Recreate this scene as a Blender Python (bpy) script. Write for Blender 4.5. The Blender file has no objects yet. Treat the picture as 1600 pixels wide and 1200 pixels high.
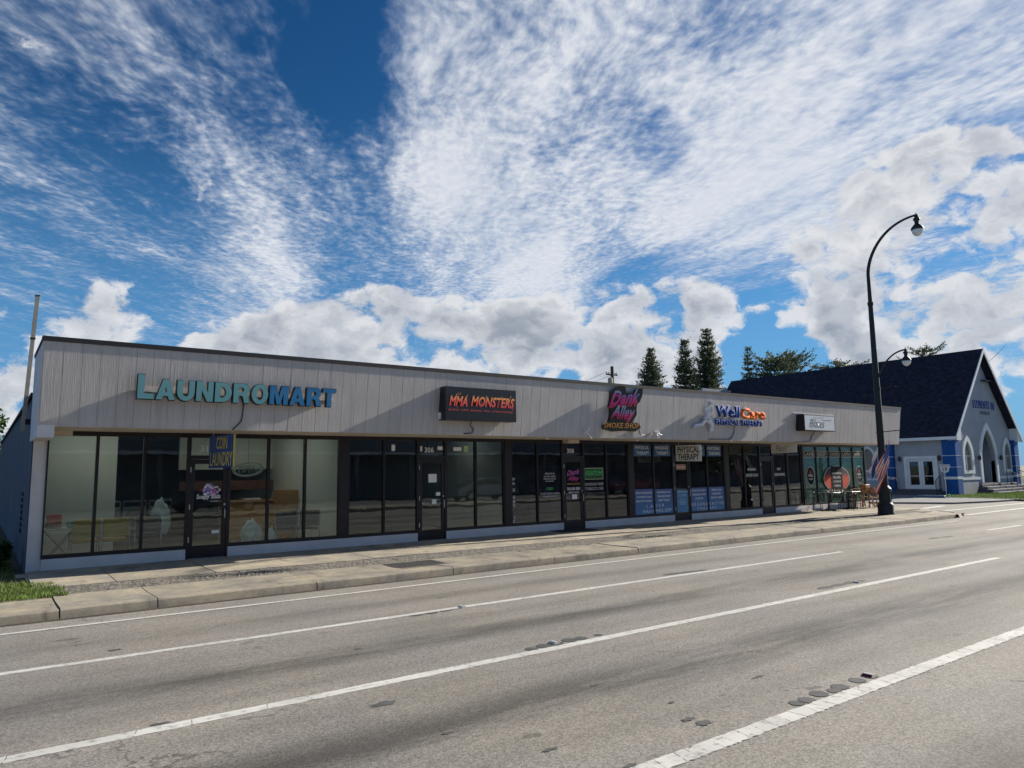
import bpy, bmesh, math, random
from mathutils import Vector, Matrix
random.seed(7)
R = math.radians
scene = bpy.context.scene
col = scene.collection

# ---------------------------------------------------------------- camera
CAM = Vector((-7.2507, -16.8539, 1.7704))
FOC = 1123.37
AX_R = Vector((0.80512062, -0.59293321, -0.01452574))
AX_D = Vector((0.05988677, 0.1056347, -0.99260006))
AX_F = Vector((0.59007996, 0.79829288, 0.12055753))
cam_d = bpy.data.cameras.new("camera")
cam = bpy.data.objects.new("camera", cam_d)
col.objects.link(cam)
cam.matrix_world = Matrix(((AX_R.x, -AX_D.x, -AX_F.x, CAM.x),
                           (AX_R.y, -AX_D.y, -AX_F.y, CAM.y),
                           (AX_R.z, -AX_D.z, -AX_F.z, CAM.z),
                           (0, 0, 0, 1)))
cam_d.sensor_fit = 'HORIZONTAL'
cam_d.sensor_width = 36.0
cam_d.lens = FOC / 1600 * 36.0
cam_d.clip_end = 3000
scene.camera = cam

# ---------------------------------------------------------------- light and exposure
SUN_TO = Vector((2.2, -0.21, 1.0)).normalized()      # direction towards the sun
SUN_EL = math.asin(SUN_TO.z)
SUN_AZ = math.atan2(SUN_TO.x, SUN_TO.y)              # clockwise from +Y
sun_d = bpy.data.lights.new("sun", 'SUN')
sun_d.energy = 4.6
sun_d.angle = R(0.55)
sun_d.color = (1.0, 0.93, 0.82)
sun = bpy.data.objects.new("sun", sun_d)
col.objects.link(sun)
sun.location = (40, -30, 40)
sun.rotation_euler = SUN_TO.to_track_quat('Z', 'Y').to_euler()
vs = scene.view_settings
vs.view_transform = 'Standard'
vs.look = 'None'
vs.exposure = 0.95
vs.gamma = 1.0
vs.use_curve_mapping = False

# ---------------------------------------------------------------- world: physical sky with two cloud layers
world = bpy.data.worlds.new("World")
scene.world = world
world.use_nodes = True


class NB:
    """tiny node expression builder"""
    def __init__(self, tree):
        self.t = tree

    def new(self, kind, **kw):
        n = self.t.nodes.new(kind)
        for k, v in kw.items():
            setattr(n, k, v)
        return n

    def put(self, sock, v):
        if isinstance(v, bpy.types.NodeSocket):
            self.t.links.new(v, sock)
        elif v is not None:
            if hasattr(sock, 'default_value') and not isinstance(v, (int, float)) and len(v) == 3 and sock.type == 'RGBA':
                v = (v[0], v[1], v[2], 1.0)
            sock.default_value = v

    def m(self, op, a, b=None, c=None, clamp=False):
        n = self.new('ShaderNodeMath', operation=op, use_clamp=clamp)
        self.put(n.inputs[0], a)
        if b is not None: self.put(n.inputs[1], b)
        if c is not None: self.put(n.inputs[2], c)
        return n.outputs[0]

    def add(self, a, b): return self.m('ADD', a, b)
    def sub(self, a, b): return self.m('SUBTRACT', a, b)
    def mul(self, a, b): return self.m('MULTIPLY', a, b)
    def div(self, a, b): return self.m('DIVIDE', a, b)

    def v(self, op, a, b=None, scale=None):
        n = self.new('ShaderNodeVectorMath', operation=op)
        self.put(n.inputs[0], a)
        if b is not None: self.put(n.inputs[1], b)
        if scale is not None: self.put(n.inputs['Scale'], scale)
        return n.outputs['Value'] if op in ('DOT_PRODUCT', 'LENGTH') else n.outputs['Vector']

    def xyz(self, x, y, z=0.0):
        n = self.new('ShaderNodeCombineXYZ')
        self.put(n.inputs[0], x); self.put(n.inputs[1], y); self.put(n.inputs[2], z)
        return n.outputs[0]

    def sep(self, a):
        n = self.new('ShaderNodeSeparateXYZ')
        self.put(n.inputs[0], a)
        return n.outputs

    def noise(self, vec, scale=1.0, detail=4.0, rough=0.55, dist=0.0, color=False):
        n = self.new('ShaderNodeTexNoise')
        self.put(n.inputs['Vector'], vec)
        n.inputs['Scale'].default_value = scale
        n.inputs['Detail'].default_value = detail
        n.inputs['Roughness'].default_value = rough
        n.inputs['Distortion'].default_value = dist
        return n.outputs['Color' if color else 'Fac']

    def voro(self, vec, scale=1.0, feature='F1', out='Distance', rnd=1.0):
        n = self.new('ShaderNodeTexVoronoi', feature=feature)
        self.put(n.inputs['Vector'], vec)
        n.inputs['Scale'].default_value = scale
        n.inputs['Randomness'].default_value = rnd
        return n.outputs[out]

    def smooth(self, x, lo, hi, a=0.0, b=1.0):
        n = self.new('ShaderNodeMapRange', interpolation_type='SMOOTHSTEP')
        self.put(n.inputs[0], x)
        for i, q in enumerate((lo, hi, a, b)):
            self.put(n.inputs[i + 1], q)
        return n.outputs[0]

    def lin(self, x, lo, hi, a=0.0, b=1.0):
        n = self.new('ShaderNodeMapRange')
        self.put(n.inputs[0], x)
        for i, q in enumerate((lo, hi, a, b)):
            self.put(n.inputs[i + 1], q)
        return n.outputs[0]

    def mix(self, f, a, b, blend='MIX'):
        n = self.new('ShaderNodeMix', data_type='RGBA', blend_type=blend)
        self.put(n.inputs[0], f); self.put(n.inputs[6], a); self.put(n.inputs[7], b)
        return n.outputs[2]


def sky_dir(px, py):
    """world direction in which the sky of the photograph shows a given cloud"""
    return (AX_F + AX_R * ((px - 800) / FOC) + AX_D * ((py - 600) / FOC)).normalized()


def build_sky():
    t = world.node_tree
    t.nodes.clear()
    b = NB(t)
    sky = b.new('ShaderNodeTexSky', sky_type='NISHITA')
    sky.sun_disc = False
    sky.sun_elevation = SUN_EL
    sky.sun_rotation = SUN_AZ
    sky.altitude = 10
    sky.air_density = 1.0
    sky.dust_density = 0.1
    sky.ozone_density = 2.0
    tc = b.new('ShaderNodeTexCoord')
    N = tc.outputs['Generated']
    nx, ny, nz = b.sep(N)
    # the high cloud sheet is slightly inclined: its bands run together at FAN, above the true horizon
    d0 = sky_dir(*FAN)
    up = (Vector((0, 0, 1)) - d0 * d0.z).normalized()
    rt = d0.cross(up)
    hgt = b.v('DOT_PRODUCT', N, tuple(up))
    zc = b.add(b.m('MAXIMUM', hgt, 0.0), 0.05)
    s = b.div(b.v('DOT_PRODUCT', N, tuple(d0)), zc)
    q = b.div(b.v('DOT_PRODUCT', N, tuple(rt)), zc)

    def blobs(lst, base):
        acc = base
        for (x, y, sg, w) in lst:
            d = sky_dir(x, y)
            k = 1.0 / (sg / FOC) ** 2
            dt = b.v('DOT_PRODUCT', N, tuple(d))
            e = b.m('EXPONENT', b.mul(b.sub(dt, 1.0), k))
            acc = b.m('MULTIPLY_ADD', e, w, acc)
        return acc

    # --- high layer: rippled altocumulus in bands that run towards the horizon
    warp = b.noise(b.xyz(s, q, 0.3), 0.9, 3, 0.5, color=True)
    wv = b.v('SCALE', b.v('SUBTRACT', warp, (0.5, 0.5, 0.5)), scale=0.32)
    S = b.v('ADD', b.xyz(s, q, 0.0), wv)
    sx, sy, _ = b.sep(S)
    band = b.noise(b.xyz(b.mul(sx, 0.42), b.mul(sy, 2.9), 4.2), 1.0, 6, 0.62)
    rip = b.noise(b.xyz(b.mul(sx, 4.0), b.mul(sy, 8.5), 1.7), 1.0, 4, 0.6, 0.25)
    rip2 = b.noise(b.xyz(b.mul(sx, 15.0), b.mul(sy, 24.0), 5.1), 1.0, 3, 0.55, 0.0)
    cov = b.m('MINIMUM', blobs(HIGH_CLOUDS, HIGH_BASE), 0.90)
    sheet = b.m('MINIMUM', blobs(HIGH_SHEETS, 0.0), 1.0)
    calm = b.m('MULTIPLY_ADD', sheet, -0.62, 1.0)
    dens = b.add(cov, b.mul(b.sub(band, 0.5), 1.5))
    dens = b.m('MULTIPLY_ADD', sheet, 0.30, dens)
    dens = b.add(dens, b.mul(b.mul(b.sub(rip, 0.5), 0.95), calm))
    dens = b.add(dens, b.mul(b.mul(b.sub(rip2, 0.5), 0.62), calm))
    a_hi = b.mul(b.smooth(dens, 0.24, 1.25), b.smooth(hgt, 0.0, 0.07, 0.0, 0.92))
    tone = b.m('MULTIPLY_ADD', b.mul(b.sub(rip2, 0.5), calm), 1.1, b.mul(b.smooth(dens, 0.3, 1.3), 0.88), clamp=True)
    hi_col = b.mix(tone, HIGH_DARK, HIGH_LIGHT)

    # --- low layer: cumulus heaps near the horizon
    W0 = b.v('MULTIPLY', N, (1.0, 1.0, 1.45))
    wc = b.noise(W0, 16.0, 5, 0.55, color=True)
    W = b.v('ADD', W0, b.v('SCALE', b.v('SUBTRACT', wc, (0.5, 0.5, 0.5)), scale=0.07))

    def heap(vec, fine):
        v1 = b.sub(0.5, b.voro(vec, 11.0, 'SMOOTH_F1'))
        h = b.mul(v1, 0.55)
        h = b.m('MULTIPLY_ADD', b.sub(0.45, b.voro(vec, 25.0, 'F1')), 0.40, h)
        h = b.m('MULTIPLY_ADD', b.sub(b.noise(vec, 5.0, 3, 0.5), 0.5), 1.5, h)
        if fine:
            h = b.m('MULTIPLY_ADD', b.sub(b.noise(vec, 34.0, 8, 0.66), 0.5), 0.62, h)
        return h
    hb = heap(W, True)
    hs = heap(W, False)
    Lo = b.v('ADD', W, (SUN_TO.x * 0.020, SUN_TO.y * 0.020, 0.030))
    hl = heap(Lo, False)
    msk = b.m('MINIMUM', blobs(LOW_CLOUDS, LOW_BASE), 0.74)
    dl = b.add(msk, hb)
    a_lo = b.smooth(dl, 0.40, 0.60, 0.0, 0.94)
    rim = b.smooth(b.sub(hs, hl), -0.22, 0.26)
    thick = b.smooth(dl, 0.55, 0.95)
    lit = b.m('MULTIPLY_ADD', b.sub(1.0, thick), 0.62, b.mul(rim, 0.52), clamp=True)
    lo_col = b.mix(lit, LOW_DARK, LOW_LIGHT)
    gm = b.new('ShaderNodeGamma')
    t.links.new(b.v('SCALE', sky.outputs[0], scale=SKY_GAIN), gm.inputs[0])
    gm.inputs[1].default_value = SKY_GAMMA
    hs_ = b.new('ShaderNodeHueSaturation')
    hs_.inputs['Saturation'].default_value = 1.22
    t.links.new(gm.outputs[0], hs_.inputs['Color'])
    low = b.smooth(nz, -0.02, 0.46, 0.88, 0.0)
    clear = b.mix(low, b.v('MULTIPLY', hs_.outputs[0], (0.72, 0.91, 1.0)), (1.0, 3.0, 5.9))
    c = b.mix(a_hi, clear, hi_col)
    c = b.mix(a_lo, c, lo_col)
    bg = b.new('ShaderNodeBackground')
    t.links.new(c, bg.inputs[0])
    bg.inputs[1].default_value = SKY_STRENGTH
    out = b.new('ShaderNodeOutputWorld')
    t.links.new(bg.outputs[0], out.inputs[0])


SKY_STRENGTH = 0.06
SKY_GAIN = 0.55
SKY_GAMMA = 1.25
FAN = (640, 590)
HIGH_BASE = 0.52
HIGH_DARK = (2.7, 3.6, 5.2)
HIGH_LIGHT = (6.9, 7.1, 7.5)
LOW_DARK = (2.5, 2.85, 3.45)
LOW_LIGHT = (6.5, 6.6, 6.85)
LOW_BASE = 0.0
HIGH_CLOUDS = [  # photo position, spread, weight
    (500, 80, 75, -0.66), (560, 190, 60, -0.25), (60, 560, 110, -0.25), (120, 320, 60, -0.12),
    (740, 150, 110, 0.30), (760, 330, 90, 0.32), (1150, 60, 240, 0.42), (1420, 120, 220, 0.42), (1250, 230, 120, 0.42), (1300, 40, 200, 0.2),
    (1060, 225, 55, -0.85), (980, 200, 50, -0.30), (880, 270, 110, 0.25), (1130, 310, 110, 0.50), (950, 430, 60, -0.45), (1180, 460, 120, -0.9),
    (1560, 275, 60, -0.75), (610, 440, 60, -0.30), (1390, 230, 40, -0.45), (840, 430, 80, 0.55), (700, 440, 60, 0.3),
    (400, 440, 70, 0.30), (330, 130, 60, 0.15), (60, 100, 110, 0.12), (60, 400, 60, 0.20), (380, 330, 60, 0.1),
    (680, 30, 70, 0.15), (480, 260, 70, 0.20), (250, 230, 60, -0.08), (620, 250, 60, 0.15),
]
HIGH_SHEETS = [(740, 320, 70, 0.7), (700, 250, 60, 0.35), (1130, 310, 90, 0.9), (1280, 290, 70, 0.6), (840, 430, 60, 0.8), (1480, 60, 110, 0.5), (400, 450, 60, 0.5), (720, 60, 60, 0.3)]
LOW_CLOUDS = [
    (330, 550, 45, 0.6), (440, 560, 50, 0.6), (550, 540, 50, 0.65), (500, 590, 80, 0.65), (650, 570, 70, 0.65), (760, 570, 60, 0.6), (830, 520, 45, 0.42),
    (600, 610, 110, 0.5),
    (170, 492, 45, 0.66), (960, 590, 45, 0.6), (1010, 495, 50, 0.6), (1120, 470, 38, 0.5), (1090, 580, 45, 0.5),
    (1390, 395, 65, 0.62), (1490, 370, 85, 0.75), (1590, 400, 100, 0.75), (1450, 460, 70, 0.55), (1350, 505, 55, 0.55), (1590, 540, 80, 0.65), (1520, 450, 70, 0.5),
    (1480, 265, 45, 0.5), (1240, 385, 40, 0.42), (30, 640, 80, 0.5),
]
world.cycles.sampling_method = 'MANUAL'
world.cycles.sample_map_resolution = 512
build_sky()

# ================================================================ helpers
def tag(o, label=None, cat=None, group=None, kind=None):
    if label: o["label"] = label
    if cat: o["category"] = cat
    if group: o["group"] = group
    if kind: o["kind"] = kind
    return o


def thing(name, loc, label, cat, group=None):
    e = bpy.data.objects.new(name, None)
    e.location = loc
    e.empty_display_size = 0.2
    col.objects.link(e)
    return tag(e, label, cat, group)


def link_obj(name, me, parent=None, keep=True):
    o = bpy.data.objects.new(name, me)
    col.objects.link(o)
    if parent is not None:
        o.parent = parent
        if keep:                       # geometry is written in place coordinates: cancel the ancestors' offset
            off = Vector((0, 0, 0))
            p = parent
            while p is not None:
                off += p.location + p.matrix_parent_inverse.translation
                p = p.parent
            o.matrix_parent_inverse = Matrix.Translation(-off)
    return o


class MB:
    """mesh collector: verts, faces and a material slot per face"""
    def __init__(self):
        self.v = []; self.f = []; self.mi = []; self.slot = 0

    def face(self, pts):
        n = len(self.v)
        self.v += [tuple(p) for p in pts]
        self.f.append(tuple(range(n, n + len(pts)))); self.mi.append(self.slot)
        return self

    def box(self, x0, x1, y0, y1, z0, z1, bev=0.0):
        if bev > 0:
            return self.bbox(x0, x1, y0, y1, z0, z1, bev)
        n = len(self.v)
        self.v += [(x0, y0, z0), (x1, y0, z0), (x1, y1, z0), (x0, y1, z0), (x0, y0, z1), (x1, y0, z1), (x1, y1, z1), (x0, y1, z1)]
        for f in ((0, 3, 2, 1), (4, 5, 6, 7), (0, 1, 5, 4), (1, 2, 6, 5), (2, 3, 7, 6), (3, 0, 4, 7)):
            self.f.append(tuple(n + i for i in f)); self.mi.append(self.slot)
        return self

    def bbox(self, x0, x1, y0, y1, z0, z1, b):
        """box with bevelled edges"""
        bm = bmesh.new()
        bmesh.ops.create_cube(bm, size=1.0)
        for q in bm.verts:
            q.co = Vector(((x0 + x1) / 2 + q.co.x * (x1 - x0), (y0 + y1) / 2 + q.co.y * (y1 - y0), (z0 + z1) / 2 + q.co.z * (z1 - z0)))
        bmesh.ops.bevel(bm, geom=list(bm.edges), offset=b, segments=1, affect='EDGES')
        self.from_bm(bm)
        return self

    def from_bm(self, bm):
        n = len(self.v)
        bm.verts.index_update()
        self.v += [tuple(q.co) for q in bm.verts]
        for f in bm.faces:
            self.f.append(tuple(n + q.index for q in f.verts)); self.mi.append(self.slot)
        bm.free()

    def hexa(self, pts):
        """8 corners, bottom ring then top ring"""
        n = len(self.v)
        self.v += [tuple(p) for p in pts]
        for f in ((0, 3, 2, 1), (4, 5, 6, 7), (0, 1, 5, 4), (1, 2, 6, 5), (2, 3, 7, 6), (3, 0, 4, 7)):
            self.f.append(tuple(n + i for i in f)); self.mi.append(self.slot)
        return self

    def tube(self, pts, r, seg=8, caps=True):
        pts = [Vector(p) for p in pts]
        rs = r if isinstance(r, (list, tuple)) else [r] * len(pts)
        rings = []
        up0 = None
        for i, p in enumerate(pts):
            d = (pts[min(i + 1, len(pts) - 1)] - pts[max(i - 1, 0)]).normalized()
            a = Vector((0, 0, 1)) if abs(d.z) < 0.9 else Vector((1, 0, 0))
            if up0 is None:
                u = d.cross(a).normalized()
            else:
                u = (up0 - d * up0.dot(d)).normalized()
            up0 = u
            w = d.cross(u)
            n = len(self.v)
            for k in range(seg):
                t = 2 * math.pi * k / seg
                self.v.append(tuple(p + (u * math.cos(t) + w * math.sin(t)) * rs[i]))
            rings.append(n)
        for a, c in zip(rings, rings[1:]):
            for k in range(seg):
                self.f.append((a + k, a + (k + 1) % seg, c + (k + 1) % seg, c + k)); self.mi.append(self.slot)
        if caps:
            self.f.append(tuple(rings[0] + k for k in reversed(range(seg)))); self.mi.append(self.slot)
            self.f.append(tuple(rings[-1] + k for k in range(seg))); self.mi.append(self.slot)
        return self

    def lathe(self, cx, cy, prof, seg=16):
        rings = []
        for (rr, z) in prof:
            n = len(self.v)
            for k in range(seg):
                t = 2 * math.pi * k / seg
                self.v.append((cx + rr * math.cos(t), cy + rr * math.sin(t), z))
            rings.append(n)
        for a, c in zip(rings, rings[1:]):
            for k in range(seg):
                self.f.append((a + k, a + (k + 1) % seg, c + (k + 1) % seg, c + k)); self.mi.append(self.slot)
        self.f.append(tuple(rings[0] + k for k in reversed(range(seg)))); self.mi.append(self.slot)
        self.f.append(tuple(rings[-1] + k for k in range(seg))); self.mi.append(self.slot)
        return self

    def mesh(self, name, mats, smooth=False):
        me = bpy.data.meshes.new(name)
        me.from_pydata(self.v, [], self.f)
        if not isinstance(mats, (list, tuple)): mats = [mats]
        for m_ in mats: me.materials.append(m_)
        if len(mats) > 1:
            me.polygons.foreach_set('material_index', self.mi)
        if smooth:
            me.polygons.foreach_set('use_smooth', [True] * len(me.polygons))
        me.update()
        return me

    def build(self, name, mats, parent=None, smooth=False, keep=True):
        return link_obj(name, self.mesh(name, mats, smooth), parent, keep)


def copy_tree(o, parent=None):
    c = o.copy()
    col.objects.link(c)
    c.parent = parent
    for ch in list(o.children):
        copy_tree(ch, c)
    return c


def smooth_angle(o, deg=35):
    me = o.data
    me.polygons.foreach_set('use_smooth', [True] * len(me.polygons))
    bm = bmesh.new(); bm.from_mesh(me)
    for e in bm.edges:
        if len(e.link_faces) == 2:
            e.smooth = e.calc_face_angle(0) < R(deg)
    bm.to_mesh(me); bm.free()
    return o


# ---- lettering -------------------------------------------------------------
def text_raw(s, bold=0.0, shear=0.0, res=3, spacing=1.0, line=1.0, align='LEFT'):
    cu = bpy.data.curves.new("lettering", 'FONT')
    cu.body = s
    cu.offset = bold
    cu.shear = shear
    cu.resolution_u = res
    cu.space_character = spacing
    cu.space_line = line
    cu.align_x = align
    o = bpy.data.objects.new("lettering", cu)
    col.objects.link(o)
    bpy.context.view_layer.update()
    me = bpy.data.meshes.new_from_object(o)
    bpy.data.objects.remove(o)
    bpy.data.curves.remove(cu)
    return me


def solidify_flat(me, depth):
    """turn a flat text mesh (in its xy plane, front at z=0) into a solid of the given depth"""
    bm = bmesh.new(); bm.from_mesh(me)
    bmesh.ops.remove_doubles(bm, verts=bm.verts, dist=1e-4)
    for f in bm.faces:
        if f.normal.z < 0: f.normal_flip()
    geom = bmesh.ops.extrude_face_region(bm, geom=list(bm.faces))
    new_v = [g for g in geom['geom'] if isinstance(g, bmesh.types.BMVert)]
    for q in new_v: q.co.z += depth
    bm.to_mesh(me); bm.free()
    return me


def fit_text(s, box, place, mat, name="lettering", parent=None, depth=0.0, bold=0.0, shear=0.0, spacing=1.0, line=1.0, align='CENTER', res=2, keep_aspect=False):
    """lettering scaled into box=(u0,u1,v0,v1) on a surface; place(u,v,w) maps to space"""
    me = text_raw(s, bold, shear, res, spacing, line, align)
    if not me.vertices:
        return None
    xs = [q.co.x for q in me.vertices]; ys = [q.co.y for q in me.vertices]
    x0, x1, y0, y1 = min(xs), max(xs), min(ys), max(ys)
    u0, u1, v0, v1 = box
    su, sv = (u1 - u0) / max(1e-6, x1 - x0), (v1 - v0) / max(1e-6, y1 - y0)
    if keep_aspect:
        k = min(su, sv)
        cu_, cv_ = (u0 + u1) / 2, (v0 + v1) / 2
        u0 = cu_ - k * (x1 - x0) / 2; v0 = cv_ - k * (y1 - y0) / 2
        su = sv = k
    if depth > 0:
        solidify_flat(me, depth)
    for q in me.vertices:
        q.co = Vector(place(u0 + (q.co.x - x0) * su, v0 + (q.co.y - y0) * sv, q.co.z))
    me.materials.clear()
    me.materials.append(mat)
    me.update()
    return link_obj(name, me, parent)


def fill_panel(outer, holes, place, d0, d1, mat, name, parent=None):
    """solid plate from 2D outlines with holes; place(u,v,w)"""
    bm = bmesh.new()
    edges = []
    for loop in [outer] + list(holes):
        vs_ = [bm.verts.new((p[0], p[1], 0)) for p in loop]
        for i in range(len(vs_)):
            edges.append(bm.edges.new((vs_[i], vs_[(i + 1) % len(vs_)])))
    bmesh.ops.triangle_fill(bm, use_beauty=True, use_dissolve=False, edges=edges)
    for f in bm.faces:
        if f.normal.z < 0: f.normal_flip()
    for q in bm.verts: q.co.z = d0
    g = bmesh.ops.extrude_face_region(bm, geom=list(bm.faces))
    for q in [x for x in g['geom'] if isinstance(x, bmesh.types.BMVert)]: q.co.z = d1
    bmesh.ops.recalc_face_normals(bm, faces=bm.faces)
    for q in bm.verts: q.co = Vector(place(*q.co))
    me = bpy.data.meshes.new(name)
    bm.to_mesh(me); bm.free()
    me.materials.append(mat)
    return link_obj(name, me, parent)


# ================================================================ materials
MATS = {}


def mat_new(name):
    m_ = bpy.data.materials.new(name)
    m_.use_nodes = True
    m_.node_tree.nodes.clear()
    b = NB(m_.node_tree)
    pb = b.new('ShaderNodeBsdfPrincipled')
    out = b.new('ShaderNodeOutputMaterial')
    m_.node_tree.links.new(pb.outputs[0], out.inputs[0])
    MATS[name] = m_
    return m_, b, pb, out


def pos_of(b):
    return b.new('ShaderNodeNewGeometry').outputs['Position']


def bump(b, pb, h, strength, dist=0.01):
    n = b.new('ShaderNodeBump')
    n.inputs['Strength'].default_value = strength
    n.inputs['Distance'].default_value = dist
    b.put(n.inputs['Height'], h)
    b.t.links.new(n.outputs[0], pb.inputs['Normal'])


def paint(name, c, rough=0.55, var=0.12, scale=3.0, metal=0.0, fine=0.0, bumpy=0.0, spec=0.5, rnd=0.0, stretch=(1, 1, 1), coat=0.0):
    m_, b, pb, _ = mat_new(name)
    P = pos_of(b)
    Q = b.v('MULTIPLY', P, stretch)
    n = b.noise(Q, scale, 5, 0.6)
    f = b.lin(n, 0.3, 0.7, 1 - var, 1 + var)
    if fine:
        f = b.mul(f, b.lin(b.noise(P, 90, 2, 0.6), 0.3, 0.7, 1 - fine, 1 + fine))
    if rnd:
        oi = b.new('ShaderNodeObjectInfo')
        f = b.mul(f, b.lin(oi.outputs['Random'], 0, 1, 1 - rnd, 1 + rnd))
    cc = b.v('SCALE', tuple(c), scale=f)
    b.put(pb.inputs['Base Color'], cc)
    pb.inputs['Roughness'].default_value = rough
    pb.inputs['Metallic'].default_value = metal
    pb.inputs['Specular IOR Level'].default_value = spec
    pb.inputs['Coat Weight'].default_value = coat
    if bumpy:
        bump(b, pb, b.noise(P, 40, 4, 0.6), bumpy, 0.01)
    return m_


def asphalt():
    m_, b, pb, _ = mat_new("asphalt")
    P = pos_of(b)
    x, y, z = b.sep(P)
    L = b.xyz(b.mul(x, 0.12), y, 0.0)
    big = b.noise(P, 0.5, 6, 0.6)
    streak = b.noise(L, 2.2, 6, 0.62)
    # stone chips
    chip = b.voro(P, 75.0, 'F1', 'Color')
    chipv = b.sep(chip)[0]
    chip2 = b.voro(P, 210.0, 'F1', 'Color')
    chipv2 = b.sep(chip2)[1]
    f = b.lin(big, 0.3, 0.7, 0.88, 1.10)
    f = b.mul(f, b.lin(streak, 0.25, 0.75, 0.86, 1.12))
    f = b.mul(f, b.lin(chipv, 0, 1, 0.66, 1.36))
    f = b.mul(f, b.lin(chipv2, 0, 1, 0.80, 1.20))
    # oil dropped along the middle of the lanes, old stains
    wob = b.mul(b.sub(b.noise(b.xyz(b.mul(x, 0.25), 0.0, 0.0), 1.0, 3, 0.5), 0.5), 0.5)
    yy = b.add(y, wob)
    acc = None
    for (yc, w, k) in ((-6.75, 0.30, 0.30), (-9.35, 0.40, 0.62), (-12.0, 0.48, 0.66), (-14.9, 0.5, 0.5), (-8.5, 0.22, 0.20), (-10.15, 0.2, 0.18), (-11.1, .2, .2), (-12.85, .2, .2)):
        d = b.div(b.sub(yy, yc), w)
        g = b.mul(b.m('EXPONENT', b.mul(b.mul(d, d), -1.0)), k)
        acc = g if acc is None else b.add(acc, g)
    patch = b.noise(b.xyz(b.mul(x, 0.22), b.mul(y, 1.4), 2.0), 1.0, 8, 0.72)
    oil = b.mul(acc, b.smooth(patch, 0.32, 0.60, 0.15, 1.05))
    spots = b.smooth(b.noise(b.xyz(b.mul(x, 0.7), b.mul(y, 1.6), 9.0), 2.4, 3, 0.5), 0.69, 0.735, 0.0, 0.45)
    f = b.mul(f, b.sub(1.0, b.m('MAXIMUM', oil, spots)))
    warm = b.mix(b.smooth(b.noise(P, 0.35, 3, 0.5), 0.35, 0.65), (0.250, 0.228, 0.196), (0.236, 0.220, 0.198))
    # hairline cracks
    wp = b.v('ADD', P, b.v('SCALE', b.noise(P, 1.6, 5, 0.6, color=True), scale=0.7))
    ck = b.voro(wp, 0.42, 'DISTANCE_TO_EDGE')
    crack = b.mul(b.smooth(ck, 0.0, 0.006, 0.55, 0.0), b.smooth(b.noise(P, 0.5, 2, 0.5), 0.52, 0.66))
    f = b.mul(f, b.sub(1.0, crack))
    b.put(pb.inputs['Base Color'], b.v('SCALE', warm, scale=f))
    pb.inputs['Roughness'].default_value = 0.82
    pb.inputs['Specular IOR Level'].default_value = 0.35
    bump(b, pb, b.add(chipv, b.mul(chipv2, 0.5)), 0.35, 0.004)
    return m_


def concrete(name, c, dirt=0.35, rnd=0.10, edge=False):
    m_, b, pb, _ = mat_new(name)
    P = pos_of(b)
    x, y, z = b.sep(P)
    n1 = b.noise(P, 1.3, 7, 0.65)
    n2 = b.noise(P, 9.0, 5, 0.65)
    n3 = b.noise(P, 120.0, 2, 0.6)
    f = b.mul(b.lin(n1, 0.3, 0.72, 1 - dirt, 1.12), b.lin(n2, 0.3, 0.7, 0.86, 1.12))
    f = b.mul(f, b.lin(n3, 0.3, 0.7, 0.86, 1.14))
    st = b.noise(b.xyz(b.mul(x, 2.2), b.mul(y, 0.8), z), 1.1, 6, 0.7)
    f = b.mul(f, b.smooth(st, 0.54, 0.70, 1.0, 0.55))
    f = b.mul(f, b.smooth(b.noise(b.xyz(b.mul(x, 0.5), b.mul(y, 3.2), 3.0), 2.0, 7, 0.7), 0.52, 0.70, 1.0, 0.62))
    if rnd:
        oi = b.new('ShaderNodeObjectInfo')
        f = b.mul(f, b.lin(oi.outputs['Random'], 0, 1, 1 - rnd, 1 + rnd))
    tint = b.mix(b.smooth(n1, 0.4, 0.65), tuple(c), (c[0] * 1.06, c[1] * 1.0, c[2] * 0.88))
    b.put(pb.inputs['Base Color'], b.v('SCALE', tint, scale=f))
    pb.inputs['Roughness'].default_value = 0.85
    pb.inputs['Specular IOR Level'].default_value = 0.3
    bump(b, pb, b.add(n2, b.mul(n3, 0.6)), 0.3, 0.008)
    return m_


def siding():
    m_, b, pb, _ = mat_new("painted_siding")
    P = pos_of(b)
    x, y, z = b.sep(P)
    grain = b.noise(b.xyz(b.mul(x, 60), y, b.mul(z, 2.4)), 1.0, 6, 0.65)
    grain2 = b.noise(b.xyz(b.mul(x, 14), y, b.mul(z, 0.6)), 1.0, 5, 0.6)
    blot = b.noise(P, 1.1, 6, 0.6)
    drip = b.noise(b.xyz(b.mul(x, 5), 0.0, b.mul(z, 0.25)), 1.0, 5, 0.65)
    f = b.mul(b.lin(grain, 0.3, 0.7, 0.93, 1.06), b.lin(blot, 0.3, 0.7, 0.92, 1.06))
    f = b.mul(f, b.lin(grain2, 0.3, 0.7, 0.95, 1.05))
    f = b.mul(f, b.smooth(drip, 0.52, 0.74, 1.0, 0.80))
    oi = b.new('ShaderNodeObjectInfo')
    f = b.mul(f, b.lin(oi.outputs['Random'], 0, 1, 0.985, 1.015))
    b.put(pb.inputs['Base Color'], b.v('SCALE', (0.525, 0.488, 0.462), scale=f))
    pb.inputs['Roughness'].default_value = 0.7
    bump(b, pb, b.add(b.mul(grain, 1.0), b.mul(blot, 1.6)), 0.42, 0.012)
    return m_


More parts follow.
